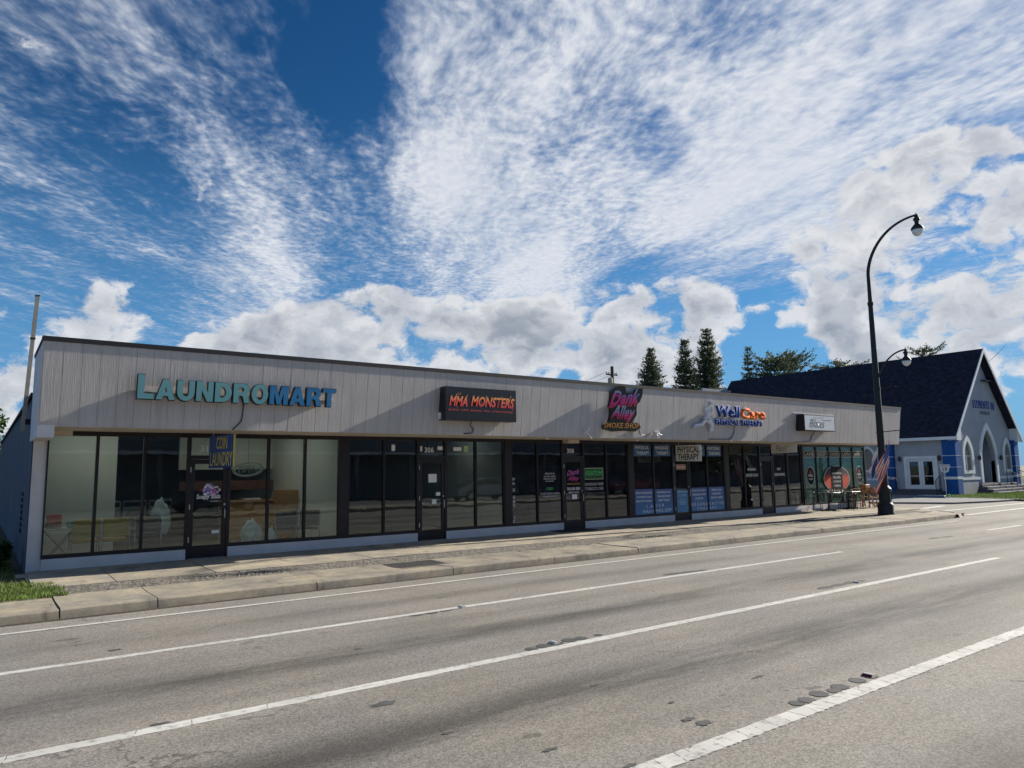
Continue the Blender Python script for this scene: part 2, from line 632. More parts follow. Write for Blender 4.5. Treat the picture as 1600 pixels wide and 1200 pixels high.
def glass(name, tint, gain=1.0, base=0.0, film=(0.55, 0.57, 0.56), amount=(0.006, 0.05)):
    m_ = bpy.data.materials.new(name)
    m_.use_nodes = True
    t = m_.node_tree
    t.nodes.clear()
    b = NB(t)
    P = pos_of(b)
    nb = b.new('ShaderNodeBump')
    nb.inputs['Strength'].default_value = 0.05
    nb.inputs['Distance'].default_value = 0.02
    b.put(nb.inputs['Height'], b.noise(P, 1.8, 2, 0.5))
    tr = b.new('ShaderNodeBsdfTransparent')
    tr.inputs[0].default_value = (*tint, 1)
    gl = b.new('ShaderNodeBsdfGlossy')
    gl.inputs['Color'].default_value = (0.95, 0.98, 1.0, 1)
    gl.inputs['Roughness'].default_value = 0.015
    t.links.new(nb.outputs[0], gl.inputs['Normal'])
    fr = b.new('ShaderNodeFresnel')
    fr.inputs['IOR'].default_value = 1.52
    t.links.new(nb.outputs[0], fr.inputs['Normal'])
    fac = b.m('MULTIPLY_ADD', fr.outputs[0], gain, base, clamp=True)
    mx = b.new('ShaderNodeMixShader')
    t.links.new(fac, mx.inputs[0])
    t.links.new(tr.outputs[0], mx.inputs[1])
    t.links.new(gl.outputs[0], mx.inputs[2])
    # a film of dust
    df = b.new('ShaderNodeBsdfDiffuse')
    df.inputs[0].default_value = (*film, 1)
    mx2 = b.new('ShaderNodeMixShader')
    b.put(mx2.inputs[0], b.smooth(b.noise(P, 2.2, 5, 0.6), 0.4, 0.8, amount[0], amount[1]))
    t.links.new(mx.outputs[0], mx2.inputs[1])
    t.links.new(df.outputs[0], mx2.inputs[2])
    out = b.new('ShaderNodeOutputMaterial')
    t.links.new(mx2.outputs[0], out.inputs[0])
    MATS[name] = m_
    return m_


def vgrad(name, stops, z0, z1, rough=0.4, axis=2):
    """printed vertical colour gradient between world heights z0 and z1"""
    m_, b, pb, _ = mat_new(name)
    P = pos_of(b)
    f = b.lin(b.sep(P)[axis], z0, z1)
    rp = b.new('ShaderNodeValToRGB')
    b.put(rp.inputs[0], f)
    el = rp.color_ramp.elements
    while len(el) < len(stops): el.new(0.5)
    for e, (p, c) in zip(el, stops):
        e.position = p; e.color = (*c, 1)
    b.put(pb.inputs['Base Color'], rp.outputs[0])
    pb.inputs['Roughness'].default_value = rough
    return m_


def emit(name, c, s):
    m_, b, pb, _ = mat_new(name)
    pb.inputs['Base Color'].default_value = (*c, 1)
    pb.inputs['Emission Color'].default_value = (*c, 1)
    pb.inputs['Emission Strength'].default_value = s
    return m_


def shingles():
    m_, b, pb, _ = mat_new("roof_shingles")
    P = pos_of(b)
    x, y, z = b.sep(P)
    br = b.new('ShaderNodeTexBrick')
    b.put(br.inputs['Vector'], b.xyz(y, b.mul(z, 1.4), 0.0))
    br.inputs['Scale'].default_value = 2.6
    br.inputs['Color1'].default_value = (0.019, 0.021, 0.036, 1)
    br.inputs['Color2'].default_value = (0.034, 0.036, 0.056, 1)
    br.inputs['Mortar'].default_value = (0.010, 0.010, 0.016, 1)
    br.inputs['Mortar Size'].default_value = 0.025
    br.inputs['Bias'].default_value = 0.1
    n = b.noise(P, 3.0, 6, 0.7)
    cc = b.v('SCALE', br.outputs['Color'], scale=b.lin(n, 0.3, 0.7, 0.55, 1.6))
    b.put(pb.inputs['Base Color'], cc)
    pb.inputs['Roughness'].default_value = 0.9
    pb.inputs['Specular IOR Level'].default_value = 0.15
    bump(b, pb, br.outputs['Fac'], 0.5, 0.02)
    return m_


def leaf(name, c, var=0.35):
    m_, b, pb, out = mat_new(name)
    P = pos_of(b)
    n = b.noise(P, 2.5, 4, 0.6)
    f = b.lin(n, 0.3, 0.7, 1 - var, 1 + var)
    cc = b.v('SCALE', tuple(c), scale=f)
    b.put(pb.inputs['Base Color'], cc)
    pb.inputs['Roughness'].default_value = 0.6
    pb.inputs['Specular IOR Level'].default_value = 0.3
    tl = b.new('ShaderNodeBsdfTranslucent')
    b.put(tl.inputs[0], cc)
    mx = b.new('ShaderNodeMixShader')
    mx.inputs[0].default_value = 0.25
    b.t.links.new(pb.outputs[0], mx.inputs[1])
    b.t.links.new(tl.outputs[0], mx.inputs[2])
    b.t.links.new(mx.outputs[0], out.inputs[0])
    return m_


ASPHALT = asphalt()
CONC = concrete("sidewalk_concrete", (0.42, 0.38, 0.315), 0.42)
CONC2 = concrete("curb_concrete", (0.38, 0.345, 0.285), 0.48)
SIDING = siding()
G_CLEAR = glass("clear_glass", (0.86, 0.92, 0.88), 1.35, amount=(0.002, 0.016))
G_GREY = glass("grey_tinted_glass", (0.56, 0.62, 0.60), 2.0, amount=(0.002, 0.02))
G_DARK = glass("dark_tinted_glass", (0.30, 0.33, 0.35), 1.7)
G_GREEN = glass("green_tinted_glass", (0.42, 0.66, 0.56), 1.2, film=(0.16, 0.42, 0.31), amount=(0.16, 0.42))
BRONZE = paint("bronze_aluminium", (0.020, 0.017, 0.020), 0.42, 0.2, 4, metal=0.2)
STUCCO = paint("pale_grey_stucco", (0.72, 0.685, 0.68), 0.8, 0.08, 2.0, fine=0.05, bumpy=0.35)
SOFFIT = paint("beige_soffit_paint", (0.60, 0.52, 0.42), 0.75, 0.14, 1.5, fine=0.03)
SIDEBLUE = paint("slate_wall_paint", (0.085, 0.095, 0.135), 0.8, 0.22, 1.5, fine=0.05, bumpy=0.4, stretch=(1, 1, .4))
CAP = paint("dark_roof_edge", (0.010, 0.011, 0.015), 0.7, 0.2, 2)
BLACK = paint("black_metal", (0.012, 0.013, 0.014), 0.4, 0.2, 5)
STEEL = paint("brushed_steel", (0.55, 0.55, 0.56), 0.35, 0.1, 8, metal=0.9)
WHITE = paint("white_paint", (0.78, 0.78, 0.77), 0.55, 0.06, 3)
WALLW = paint("interior_white_wall", (0.80, 0.82, 0.77), 0.8, 0.05, 1)
CEIL = paint("ceiling_panels", (0.34, 0.35, 0.34), 0.85, 0.06, 2)  # lowered tone: the shade inside the rooms is put into the colour
FLOOR = paint("interior_tile_floor", (0.13, 0.125, 0.12), 0.5, 0.12, 2)  # darkened: the shade deep in the rooms is put into the floor colour
RUBBER = paint("black_rubber", (0.015, 0.015, 0.016), 0.7, 0.2, 20)

# ================================================================ ground, road, pavement
def road_z(y):
    if y > -13.2:
        return -0.182 + max(0.0, (-4.8 - y)) * 0.0082
    return -0.1153 - max(0.0, (-13.2 - y)) * 0.010


Y_CURB = -4.87
gnd = MB()
gnd.face([(-900, -900, -0.34), (900, -900, -0.34), (900, 900, -0.34), (-900, 900, -0.34)])
tag(gnd.build("ground", paint("dry_ground", (0.12, 0.13, 0.07), 0.95, 0.3, 0.2)), kind="structure")

rd = MB()
ys = [40, 10, 2, -2.0, -4.6, -5.0, -7.0, -9.0, -11.0, -13.2, -15.0, -16.6, -17.9]
xs = [-160, -60, -30, -15, -5, 5, 15, 24, 40, 80, 260]
# main road
for y1, y0 in zip(ys[4:], ys[5:]):
    for x0, x1 in zip(xs, xs[1:]):
        rd.face([(x0, y0, road_z(y0)), (x1, y0, road_z(y0)), (x1, y1, road_z(y1)), (x0, y1, road_z(y1))])
# side street between the shops and the church
for y1, y0 in zip(ys[:4], ys[1:5]):
    for x0, x1 in ((22.0, 26.0), (26.0, 33.0), (33.0, 60.0)):
        if x0 >= 33.0 and y1 > 3: continue
        rd.face([(x0, y0, -0.185), (x1, y0, -0.185), (x1, y1, -0.185), (x0, y1, -0.185)])
road = tag(rd.build("road", ASPHALT), kind="structure")


def line_paint():
    m_, b, pb, _ = mat_new("road_line_paint")
    P = pos_of(b)
    x, y, z = b.sep(P)
    n = b.noise(P, 14, 6, 0.7)
    n2 = b.noise(b.xyz(b.mul(x, 0.6), b.mul(y, 5), 0), 3, 4, 0.6)
    wear = b.smooth(b.add(b.mul(n, 0.7), b.mul(n2, 0.3)), 0.50, 0.64)
    f = b.lin(b.noise(P, 3, 4, 0.6), 0.3, 0.7, 0.86, 1.06)
    cc = b.v('SCALE', b.mix(wear, (0.60, 0.585, 0.54), (0.33, 0.32, 0.30)), scale=f)
    oi = b.new('ShaderNodeObjectInfo')
    cc = b.v('SCALE', cc, scale=b.lin(oi.outputs['Random'], 0, 1, 0.92, 1.05))
    b.put(pb.inputs['Base Color'], cc)
    pb.inputs['Roughness'].default_value = 0.7
    bump(b, pb, n, 0.3, 0.004)
    return m_


LINE = line_paint()
rng = random.Random(3)


def paint_block(x0, x1, yc, w, gap, skew=0.0, skew1=None, chip=True):
    """one cracked block of a thermoplastic line with ragged ends"""
    if skew1 is None: skew1 = skew
    mb = MB()
    z = road_z(yc) + 0.006
    n = 5
    a = [(x0 + gap + (rng.uniform(-.006, .006) if 0 < k < n else 0) + skew * (k / n - .5) * w, yc - w / 2 + w * k / n) for k in range(n + 1)]
    c = [(x1 - gap + (rng.uniform(-.006, .006) if 0 < k < n else 0) + skew1 * (k / n - .5) * w, yc - w / 2 + w * k / n) for k in range(n + 1)]
    m = 4
    low = [(x0 + (x1 - x0) * (k + .5) / m, yc - w / 2 + (rng.uniform(-.008, .006) if chip else 0)) for k in range(m)]
    hi = [(x0 + (x1 - x0) * (k + .5) / m, yc + w / 2 + (rng.uniform(-.006, .006) if chip else 0)) for k in range(m)]
    loop = [a[0]] + low + c + list(reversed(hi)) + list(reversed(a[1:]))
    k = len(loop)
    mb.v = [(p[0], p[1], z) for p in loop] + [(p[0], p[1], z - 0.009) for p in loop]
    mb.f = [tuple(range(k))] + [(i, i + k, (i + 1) % k + k, (i + 1) % k) for i in range(k)]
    mb.mi = [0] * len(mb.f)
    return mb.build("line_block", LINE, road)


# nearest line: short cracked blocks; next line: longer blocks; the two far ones read as plain stripes
x, sk0 = -8.6, 0.0
while x < 5.5:
    l = rng.uniform(0.10, 0.20) if x > -4.5 else 0.5
    sk1 = rng.uniform(-.35, .35)
    paint_block(x, x + l, -13.47, 0.155, 0.0022, sk0, sk1)
    x += l; sk0 = sk1
x, sk0 = -7.6, 0.0
while x < 9.67:
    l = min(rng.uniform(0.35, 0.95), 9.67 - x + 0.01)
    sk1 = rng.uniform(-.4, .4)
    paint_block(x, x + l, -10.63, 0.135, 0.003, sk0, sk1)
    x += l; sk0 = sk1
x, sk0 = -9.0, 0.0
while x < 8.6:
    l = min(rng.uniform(0.9, 1.8), 8.64 - x + 0.01)
    sk1 = rng.uniform(-.5, .5)
    paint_block(x, x + l, -7.85, 0.115, 0.003, sk0, sk1)
    x += l; sk0 = sk1
for (xa, xb, yc) in ((16.7, 19.3, -7.8), (28, 31, -7.8), (19, 22, -10.63), (31, 34, -10.63), (12, 15.5, -13.42), (24, 27, -13.42)):
    paint_block(xa, xb, yc, 0.11, 0.0)


def stripe(name, pts, w, mat_=None, dz=0.006):
    """continuous painted stripe following pts on the road"""
    mb = MB()
    P = [Vector((p[0], p[1], 0)) for p in pts]
    for i in range(len(P) - 1):
        d = (P[i + 1] - P[i]).normalized()
        s = Vector((-d.y, d.x, 0)) * w / 2
        q = [P[i] - s, P[i + 1] - s, P[i + 1] + s, P[i] + s]
        mb.face([(p.x, p.y, max(road_z(p.y), -0.185 if p.y > -4.8 and p.x > 22 else -9) + dz) for p in q])
    return mb.build(name, mat_ or LINE, road)


xe = [-40, -20, -10, -6, -2, 2, 6, 10, 14, 18, 20.5]
stripe("edge_line", [(x, -5.52 + 0.015 * math.sin(x)) for x in xe], 0.105)
DIRT = paint("gutter_dirt", (0.050, 0.038, 0.028), .95, .5, 3)
stripe("gutter_seam", [(x, -4.835 + 0.012 * math.sin(x * 1.3)) for x in [-20 + k * .7 for k in range(61)]], 0.12, DIRT, .004)
stripe("crosswalk_line", [(24.7, -2.72), (30, -2.72), (44, -2.75)], 0.26)
stripe("crosswalk_line", [(23.9, -4.42), (30, -4.30), (40, -4.25)], 0.26)
stripe("stop_line", [(25.6, -1.45), (27.6, -1.25), (30.2, -0.95)], 0.34)

# round bitumen pads of old lane markers and the markers that are left
PAD = paint("bitumen_pad", (0.062, 0.062, 0.062), 0.75, 0.25, 12, bumpy=0.3)
REFW = paint("marker_white", (0.50, 0.49, 0.46), 0.3, 0.05, 5)
REFR = paint("marker_red_lens", (0.16, 0.012, 0.02), 0.2, 0.1, 5)


def pad(xc, yc, rx, ry):
    mb = MB()
    z = road_z(yc) + 0.004
    n = 18
    ph = rng.uniform(0, 6)
    mb.face([(xc + rx * math.cos(2 * math.pi * k / n) * (1 + .10 * math.sin(3 * k + ph)), yc + ry * math.sin(2 * math.pi * k / n) * (1 + .10 * math.cos(2 * k + ph)), z) for k in range(n)])
    return mb.build("bitumen_pad", PAD, road)


def ground_at(px, py, z):
    v = AX_F + AX_R * ((px - 800) / FOC) + AX_D * ((py - 600) / FOC)
    return CAM + v * ((z - CAM.z) / v.z)


for (px, py, rx, ry) in ((1245, 1101, .06, .065), (1262, 1096, .075, .075), (1280, 1086, .085, .075), (1304, 1081, .07, .06), (1313, 1075, .085, .075),
                         (1340, 1065, .08, .075), (1359, 1058, .08, .07),
                         (831, 1013, .07, .08), (850, 1008, .09, .09), (868, 1004, .09, .09), (890, 999, .09, .09), (908, 996, .08, .08), (935, 991, .05, .05),
                         (650, 957, .12, .09), (672, 954, .12, .09), (695, 950, .12, .09), (712, 947, .1, .08),
                         (1290, 917, .22, .08), (1310, 913, .22, .08), (1330, 909, .22, .08), (1345, 907, .1, .07),
                         (1050, 894, .25, .07), (1075, 891, .25, .07), (1095, 889, .2, .07), (1285, 864, .3, .08), (1300, 861, .2, .07),
                         (1480, 837, .3, .1), (1460, 839, .3, .1)):
    g = ground_at(px, py, -0.125)
    pad(g.x, g.y, rx, ry)
for i, (px, py, lens, lab) in enumerate(((1358, 1057, 1, "red and white road reflector on a black pad beside the nearest white line"),
                                         (866, 1003, 0, "pale road reflector beside the second white line, left of the middle"),
                                         (722, 945, 0, "pale road reflector beside the third white line"),
                                         (1339, 909, 0, "pale road reflector beside the far end of the second white line"))):
    g = ground_at(px, py, -0.12)
    t = thing("road_reflector", (g.x, g.y, road_z(g.y)), lab, "reflector", "raised reflectors beside the lane lines")
    z = road_z(g.y) + .003
    mb = MB()
    mb.hexa([(g.x - .05, g.y - .05, z), (g.x + .05, g.y - .05, z), (g.x + .05, g.y + .05, z), (g.x - .05, g.y + .05, z),
             (g.x - .02, g.y - .045, z + .02), (g.x + .02, g.y - .045, z + .02), (g.x + .02, g.y + .045, z + .02), (g.x - .02, g.y + .045, z + .02)])
    mb.build("housing", REFW, t)
    mb = MB()
    mb.hexa([(g.x - .056, g.y - .042, z + .002), (g.x - .05, g.y - .042, z + .002), (g.x - .05, g.y + .042, z + .002), (g.x - .056, g.y + .042, z + .002),
             (g.x - .03, g.y - .042, z + .019), (g.x - .024, g.y - .042, z + .019), (g.x - .024, g.y + .042, z + .019), (g.x - .03, g.y + .042, z + .019)])
    mb.build("lens", REFR if lens else REFW, t)

# ---- pavement in front of the shops: slabs, gravel strip, apron with kerb
sw = MB()
sw.face([(-6.6, -2.45, -0.06), (25.4, -2.45, -0.06), (25.4, 0.0, -0.04), (-6.6, 0.0, -0.04)])
sidewalk = tag(sw.build("sidewalk", CONC), kind="structure")
joints = [-6.42, -5.2, -3.55, -1.98, -0.35, 0.98]
while joints[-1] < 24: joints.append(joints[-1] + 1.58 + rng.uniform(-.06, .06))
for x0, x1 in zip(joints, joints[1:]):
    g = 0.009
    mb = MB()
    sk = rng.uniform(-.004, .004)
    dxx = 0.03
    y0, y1 = -2.42 + rng.uniform(-.03, .03), -0.02
    za, zb = -0.030 + sk, 0.0 + sk * .3
    x1 = min(x1, 25.2)
    mb.hexa([(x0 + g, y0, -0.15), (x1 - g, y0, -0.15), (x1 - g, y1, -0.15), (x0 + g, y1, -0.15), (x0 + g, y0, za), (x1 - g, y0, za), (x1 - g, y1, zb), (x0 + g, y1, zb)])
    mb.build("slab", CONC, sidewalk)


def gravel_mat():
    m_, b, pb, _ = mat_new("worn_gravel")
    P = pos_of(b)
    v = b.sep(b.voro(P, 45.0, 'F1', 'Color'))[0]
    n = b.noise(P, 2.0, 5, 0.6)
    f = b.mul(b.lin(v, 0, 1, 0.45, 1.5), b.lin(n, 0.3, 0.7, 0.75, 1.2))
    b.put(pb.inputs['Base Color'], b.v('SCALE', (0.150, 0.135, 0.112), scale=f))
    pb.inputs['Roughness'].default_value = 0.95
    bump(b, pb, v, 0.8, 0.012)
    return m_


GRAVEL = gravel_mat()
gs = MB()
nx = 260
rows = []
for j in range(7):
    row = []
    for i in range(nx + 1):
        xx = -6.25 + (23.4 + 6.25) * i / nx
        yy = -2.36 - 1.06 * j / 6
        if j in (0,): yy += 0.05 * math.sin(xx * 2.3) + rng.uniform(-.02, .02)
        zz = -0.040 - 0.012 * (j / 6) + rng.uniform(-.008, .010) - (0.012 if 0 < j < 6 else 0)
        row.append(len(gs.v)); gs.v.append((xx, yy, zz))
    rows.append(row)
for a, c in zip(rows, rows[1:]):
    for i in range(nx):
        gs.f.append((c[i], c[i + 1], a[i + 1], a[i])); gs.mi.append(0)
tag(gs.build("gravel_strip", GRAVEL), "dark worn gravel strip between the sidewalk slabs and the curb", "gravel", kind="stuff")

pb_ = MB()
for k in range(3200):
    xx = rng.uniform(-6.1, 12); yy = rng.uniform(-3.38, -2.46) if k % 8 else rng.uniform(-3.6, -2.2)
    s = rng.uniform(.006, .017)
    zz = -0.036 - 0.005
    n = len(pb_.v)
    pb_.v += [(xx - s, yy - s * .7, zz), (xx + s, yy - s * .5, zz), (xx + s * .2, yy + s, zz), (xx + rng.uniform(-.3, .3) * s, yy, zz + s * 1.1)]
    pb_.f += [(n, n + 1, n + 3), (n + 1, n + 2, n + 3), (n + 2, n, n + 3)]; pb_.mi += [0] * 3
tag(pb_.build("loose_gravel", paint("gravel_stones", (0.27, 0.25, 0.22), 0.9, 0.5, 30)), "small loose stones scattered over the gravel strip", "gravel", kind="stuff")

# kerb: sections cast in place, about 2.6 m each, rolled front edge
kerb = tag(link_obj("curb", MB().box(-60, 22.0, -4.60, -3.5, -0.30, -0.14).mesh("curb", CONC2)), kind="structure")


def kerb_section(x0, x1, zoff, g=0.008):
    prof = [(-3.36, -0.30), (-3.36, -0.046), (-3.9, -0.058), (-4.45, -0.052), (-4.66, -0.047), (-4.735, -0.052), (-4.755, -0.072), (-4.785, -0.215), (-4.785, -0.30)]
    mb = MB()
    n = 6
    rings = []
    for i in range(n + 1):
        xx = x0 + g + (x1 - x0 - 2 * g) * i / n
        r0 = len(mb.v)
        for k, (yy, zz) in enumerate(prof):
            w = rng.uniform(-.004, .004) if 3 <= k <= 6 else 0
            mb.v.append((xx, yy + w, zz + zoff + w * .5))
        rings.append(r0)
    m = len(prof)
    for a, c in zip(rings, rings[1:]):
        for k in range(m - 1):
            mb.f.append((a + k, a + k + 1, c + k + 1, c + k)); mb.mi.append(0)
    mb.f.append(tuple(rings[0] + k for k in reversed(range(m)))); mb.mi.append(0)
    mb.f.append(tuple(rings[-1] + k for k in range(m))); mb.mi.append(0)
    o = mb.build("curb_section", CONC2, kerb)
    smooth_angle(o, 28)
    return o


kj = [-20, -17, -14, -11.3, -8.7, -6.22, -4.97, -2.5, 0.22, 2.75, 5.3, 7.9, 10.5, 13.1, 15.7, 18.3, 20.9, 22.2]
for x0, x1 in zip(kj, kj[1:]):
    kerb_section(x0, x1, rng.uniform(-.006, .006))
# corner with the side street, kerb ramp
edge = [(22.2, -4.83), (22.9, -4.66), (23.6, -4.22), (24.15, -3.55), (24.5, -2.7), (24.9, -1.7), (25.45, -0.4), (25.75, 1.2), (25.8, 4), (25.8, 30)]
inner = [(22.2, -4.60), (22.8, -4.46), (23.45, -4.06), (23.95, -3.45), (24.3, -2.65), (24.7, -1.62), (25.22, -0.35), (25.55, 1.2), (25.6, 4), (25.6, 30)]
cm = MB()
for (a, c, ia, ic) in zip(edge, edge[1:], inner, inner[1:]):
    za = -0.115 if -3.2 < a[1] < -1.0 else -0.052
    zb = -0.115 if -3.2 < c[1] < -1.0 else -0.052
    n = (Vector((c[1] - a[1], a[0] - c[0], 0))).normalized() * .07
    cm.face([(ia[0], ia[1], za), (a[0], a[1], za - .008), (c[0], c[1], zb - .008), (ic[0], ic[1], zb)])
    cm.face([(a[0], a[1], za - .008), (a[0] + n.x, a[1] + n.y, -0.24), (c[0] + n.x, c[1] + n.y, -0.24), (c[0], c[1], zb - .008)])
cm.build("corner_curb", CONC2, kerb)
dr_ = thing("storm_drain", (23.35, -4.42, -.2), "dark storm drain slot in the rounded corner curb", "storm drain")
MB().hexa([(22.95, -4.72, -.195), (23.70, -4.22, -.195), (23.66, -4.10, -.195), (22.90, -4.60, -.195), (22.95, -4.70, -.085), (23.70, -4.20, -.085), (23.66, -4.10, -.085), (22.90, -4.60, -.085)]).build("slot", RUBBER, dr_)
MB().hexa([(22.90, -4.76, -.084), (23.76, -4.20, -.084), (23.62, -4.0, -.084), (22.80, -4.56, -.084), (22.90, -4.76, -.05), (23.76, -4.20, -.05), (23.62, -4.0, -.05), (22.80, -4.56, -.05)]).build("lid", CONC2, dr_)
corner = MB()
poly = [(20.8, -3.36), (20.8, -4.55), (22.2, -4.58)] + inner[1:7] + [(25.1, -0.02), (25.1, -2.35)]
bmf = [(p[0], p[1], -0.062 - (0.01 if p[1] < -3 else 0)) for p in [(22.2, -4.60)] + inner[1:] + [(25.0, 30), (25.0, -2.40), (22.2, -2.40)]]
corner.face([(p[0], p[1], -0.066) for p in [(22.2, -3.0), (22.2, -4.60), (22.8, -4.46), (23.45, -4.06), (23.95, -3.45), (24.3, -2.65), (24.36, -2.46), (22.2, -2.46)]])
corner.face([(p[0], p[1], -0.060) for p in [(24.36, -2.46), (24.7, -1.62), (25.22, -0.35), (25.55, 1.2), (25.6, 4), (25.6, 30), (25.0, 30), (25.0, -2.46)]][:0] or
            [(24.4, -2.44, -0.062), (24.7, -1.62, -0.062), (25.22, -0.35, -0.062), (25.3, 0.0, -0.062), (24.4, 0.0, -0.062)])
corner.face([(25.0, 0.0, -0.062), (25.3, 0.0, -0.062), (25.55, 1.2, -0.062), (25.6, 4, -0.062), (25.6, 30, -0.062), (25.0, 30, -0.062)])
tag(corner.build("corner_pavement", CONC), kind="structure")

# pavement and parking apron on the church side
pa = MB()
pa.face([(30.6, 30, -0.09), (30.6, 2.3, -0.09), (32.2, -0.6, -0.10), (35.2, -1.35, -0.10), (38.0, -1.6, -0.10), (38.4, 3.0, -0.09), (41.9, 3.0, -0.09), (41.9, 30, -0.09)])
pa.face([(30.6, 30, -0.09), (30.6, 30, -0.2), (30.6, 2.3, -0.2), (30.6, 2.3, -0.09)])
pa.face([(30.6, 2.3, -0.09), (30.6, 2.3, -0.2), (32.2, -0.6, -0.2), (32.2, -0.6, -0.10)])
pa.face([(32.2, -0.6, -0.10), (32.2, -0.6, -0.2), (35.2, -1.35, -0.2), (35.2, -1.35, -0.10)])
pa.face([(35.2, -1.35, -0.10), (35.2, -1.35, -0.2), (38.0, -1.6, -0.2), (38.0, -1.6, -0.10)])
tag(pa.build("parking_apron", paint("worn_parking_asphalt", (0.17, 0.17, 0.175), 0.9, 0.2, 0.8, fine=0.12)), kind="structure")


def soil_mat(name, c1, c2):
    m_, b, pb, _ = mat_new(name)
    P = pos_of(b)
    n = b.noise(P, 2.5, 6, 0.65)
    b.put(pb.inputs['Base Color'], b.mix(b.smooth(n, 0.35, 0.65), c1, c2))
    pb.inputs['Roughness'].default_value = 0.95
    bump(b, pb, b.noise(P, 30, 4, 0.6), 0.6, 0.02)
    return m_


lawn_m = soil_mat("lawn_soil", (0.035, 0.06, 0.012), (0.06, 0.085, 0.02))
soil_m = soil_mat("bare_soil", (0.10, 0.075, 0.05), (0.06, 0.05, 0.03))
lw = MB()
lw.face([(37.0, -2.3, -0.10), (110, -2.3, -0.10), (110, 3.3, -0.06), (38.6, 3.3, -0.06), (38.4, 1.3, -0.07)])
lw.face([(52.4, 3.3, -0.06), (110, 3.3, -0.06), (110, 40, -0.06), (52.4, 40, -0.06)])
tag(lw.build("church_lawn", lawn_m), kind="structure")
lv = MB()
lv.face([(-60, -3.36, -0.06), (-6.30, -3.36, -0.06), (-6.45, -1.6, -0.045), (-6.5, 40, -0.03), (-60, 40, -0.03)])
tag(lv.build("grass_verge", soil_m), kind="structure")


def grass(name, label, n, pick, h, w, mat_, seed):
    r_ = random.Random(seed)
    mb = MB()
    for _ in range(n):
        x, y, z = pick(r_)
        a = r_.uniform(0, 6.283); hh = h * r_.uniform(.5, 1.25); ww = w * r_.uniform(.6, 1.2)
        lx, ly = r_.uniform(-.5, .5) * hh, r_.uniform(-.5, .5) * hh
        dx, dy = math.cos(a) * ww, math.sin(a) * ww
        k = len(mb.v)
        mb.v += [(x - dx, y - dy, z - .01), (x + dx, y + dy, z - .01), (x + lx * .4 + dx * .7, y + ly * .4 + dy * .7, z + hh * .6), (x + lx, y + ly, z + hh)]
        mb.f += [(k, k + 1, k + 2), (k, k + 2, k + 3)]; mb.mi += [0, 0]
    o = mb.build(name, mat_)
    return tag(o, label, "grass", kind="stuff")


GRASS = leaf("grass_blades", (0.125, 0.185, 0.04), 0.5)


def verge_pick(r_):
    while True:
        x, y = r_.uniform(-9.5, -6.0), r_.uniform(-3.5, -0.9)
        lim = -6.02 if y < -2.3 else -6.02 - (y + 2.3) * 0.5
        if x < lim + 0.12 * math.sin(y * 9) and not (y > -1.6 and r_.random() < .7): return x, y, -0.055


grass("verge_grass", "bright green grass patch beside the curb left of the shops", 16000, verge_pick, 0.065, 0.005, GRASS, 5)


def verge_far(r_):
    return r_.uniform(-9, -6.6), r_.uniform(-0.8, 14), -0.03


grass("side_grass", "green grass strip along the slate side wall", 6000, verge_far, 0.13, 0.010, GRASS, 6)
grass("lawn_grass", "mown green lawn in front of the church steps", 14000, lambda r_: (r_.uniform(37.6, 62), r_.uniform(-2.2, 2.6), -0.08), 0.12, 0.012, GRASS, 8)

# textured cover plate in the apron
cv = thing("utility_cover", (-0.05, -3.85, -0.06), "dark ribbed utility cover plate set in the concrete behind the curb", "cover plate")
PLATE = paint("cover_plate_iron", (0.09, 0.085, 0.08), 0.75, 0.25, 15, bumpy=0.4)
mb = MB(); mb.box(-0.64, 0.50, -4.32, -3.42, -0.10, -0.050)
for v_i, v_ in enumerate(mb.v):
    mb.v[v_i] = (v_[0], v_[1], v_[2] + (v_[1] + 3.87) * 0.018)
mb.build("plate", PLATE, cv)
mb = MB()
for i in range(14):
    for j in range(11):
        cx_, cy_ = -0.58 + i * 0.079, -4.26 + j * 0.079
        zz = -0.050 + (cy_ + 3.87) * 0.018
        mb.box(cx_ - .022, cx_ + .022, cy_ - .022, cy_ + .022, zz - .004, zz + .006)
tag(mb.build("studs", PLATE, cv), kind="stuff")

# grit, leaves and scraps washed into the gutter
gr_ = MB()
rl = random.Random(90)
for k in range(1500):
    x = rl.uniform(-9, 22); y = -4.80 - abs(rl.gauss(0, .07)); s_ = rl.uniform(.004, .016)
    a = rl.uniform(0, 6.28); z = road_z(y) + .006
    n0 = len(gr_.v)
    gr_.v += [(x + s_ * math.cos(a), y + s_ * math.sin(a), z), (x + s_ * .6 * math.cos(a + 1.9), y + s_ * .6 * math.sin(a + 1.9), z + s_ * .4), (x - s_ * math.cos(a), y - s_ * math.sin(a), z + .002), (x + s_ * .6 * math.cos(a - 1.9), y + s_ * .6 * math.sin(a - 1.9), z + s_ * .3)]
    gr_.f.append((n0, n0 + 1, n0 + 2, n0 + 3)); gr_.mi.append(0)
tag(gr_.build("gutter_grit", paint("gutter_grit", (0.16, 0.11, 0.06), .95, .6, 40)), "brown grit and dry leaf scraps lying along the gutter", "grit", kind="stuff")
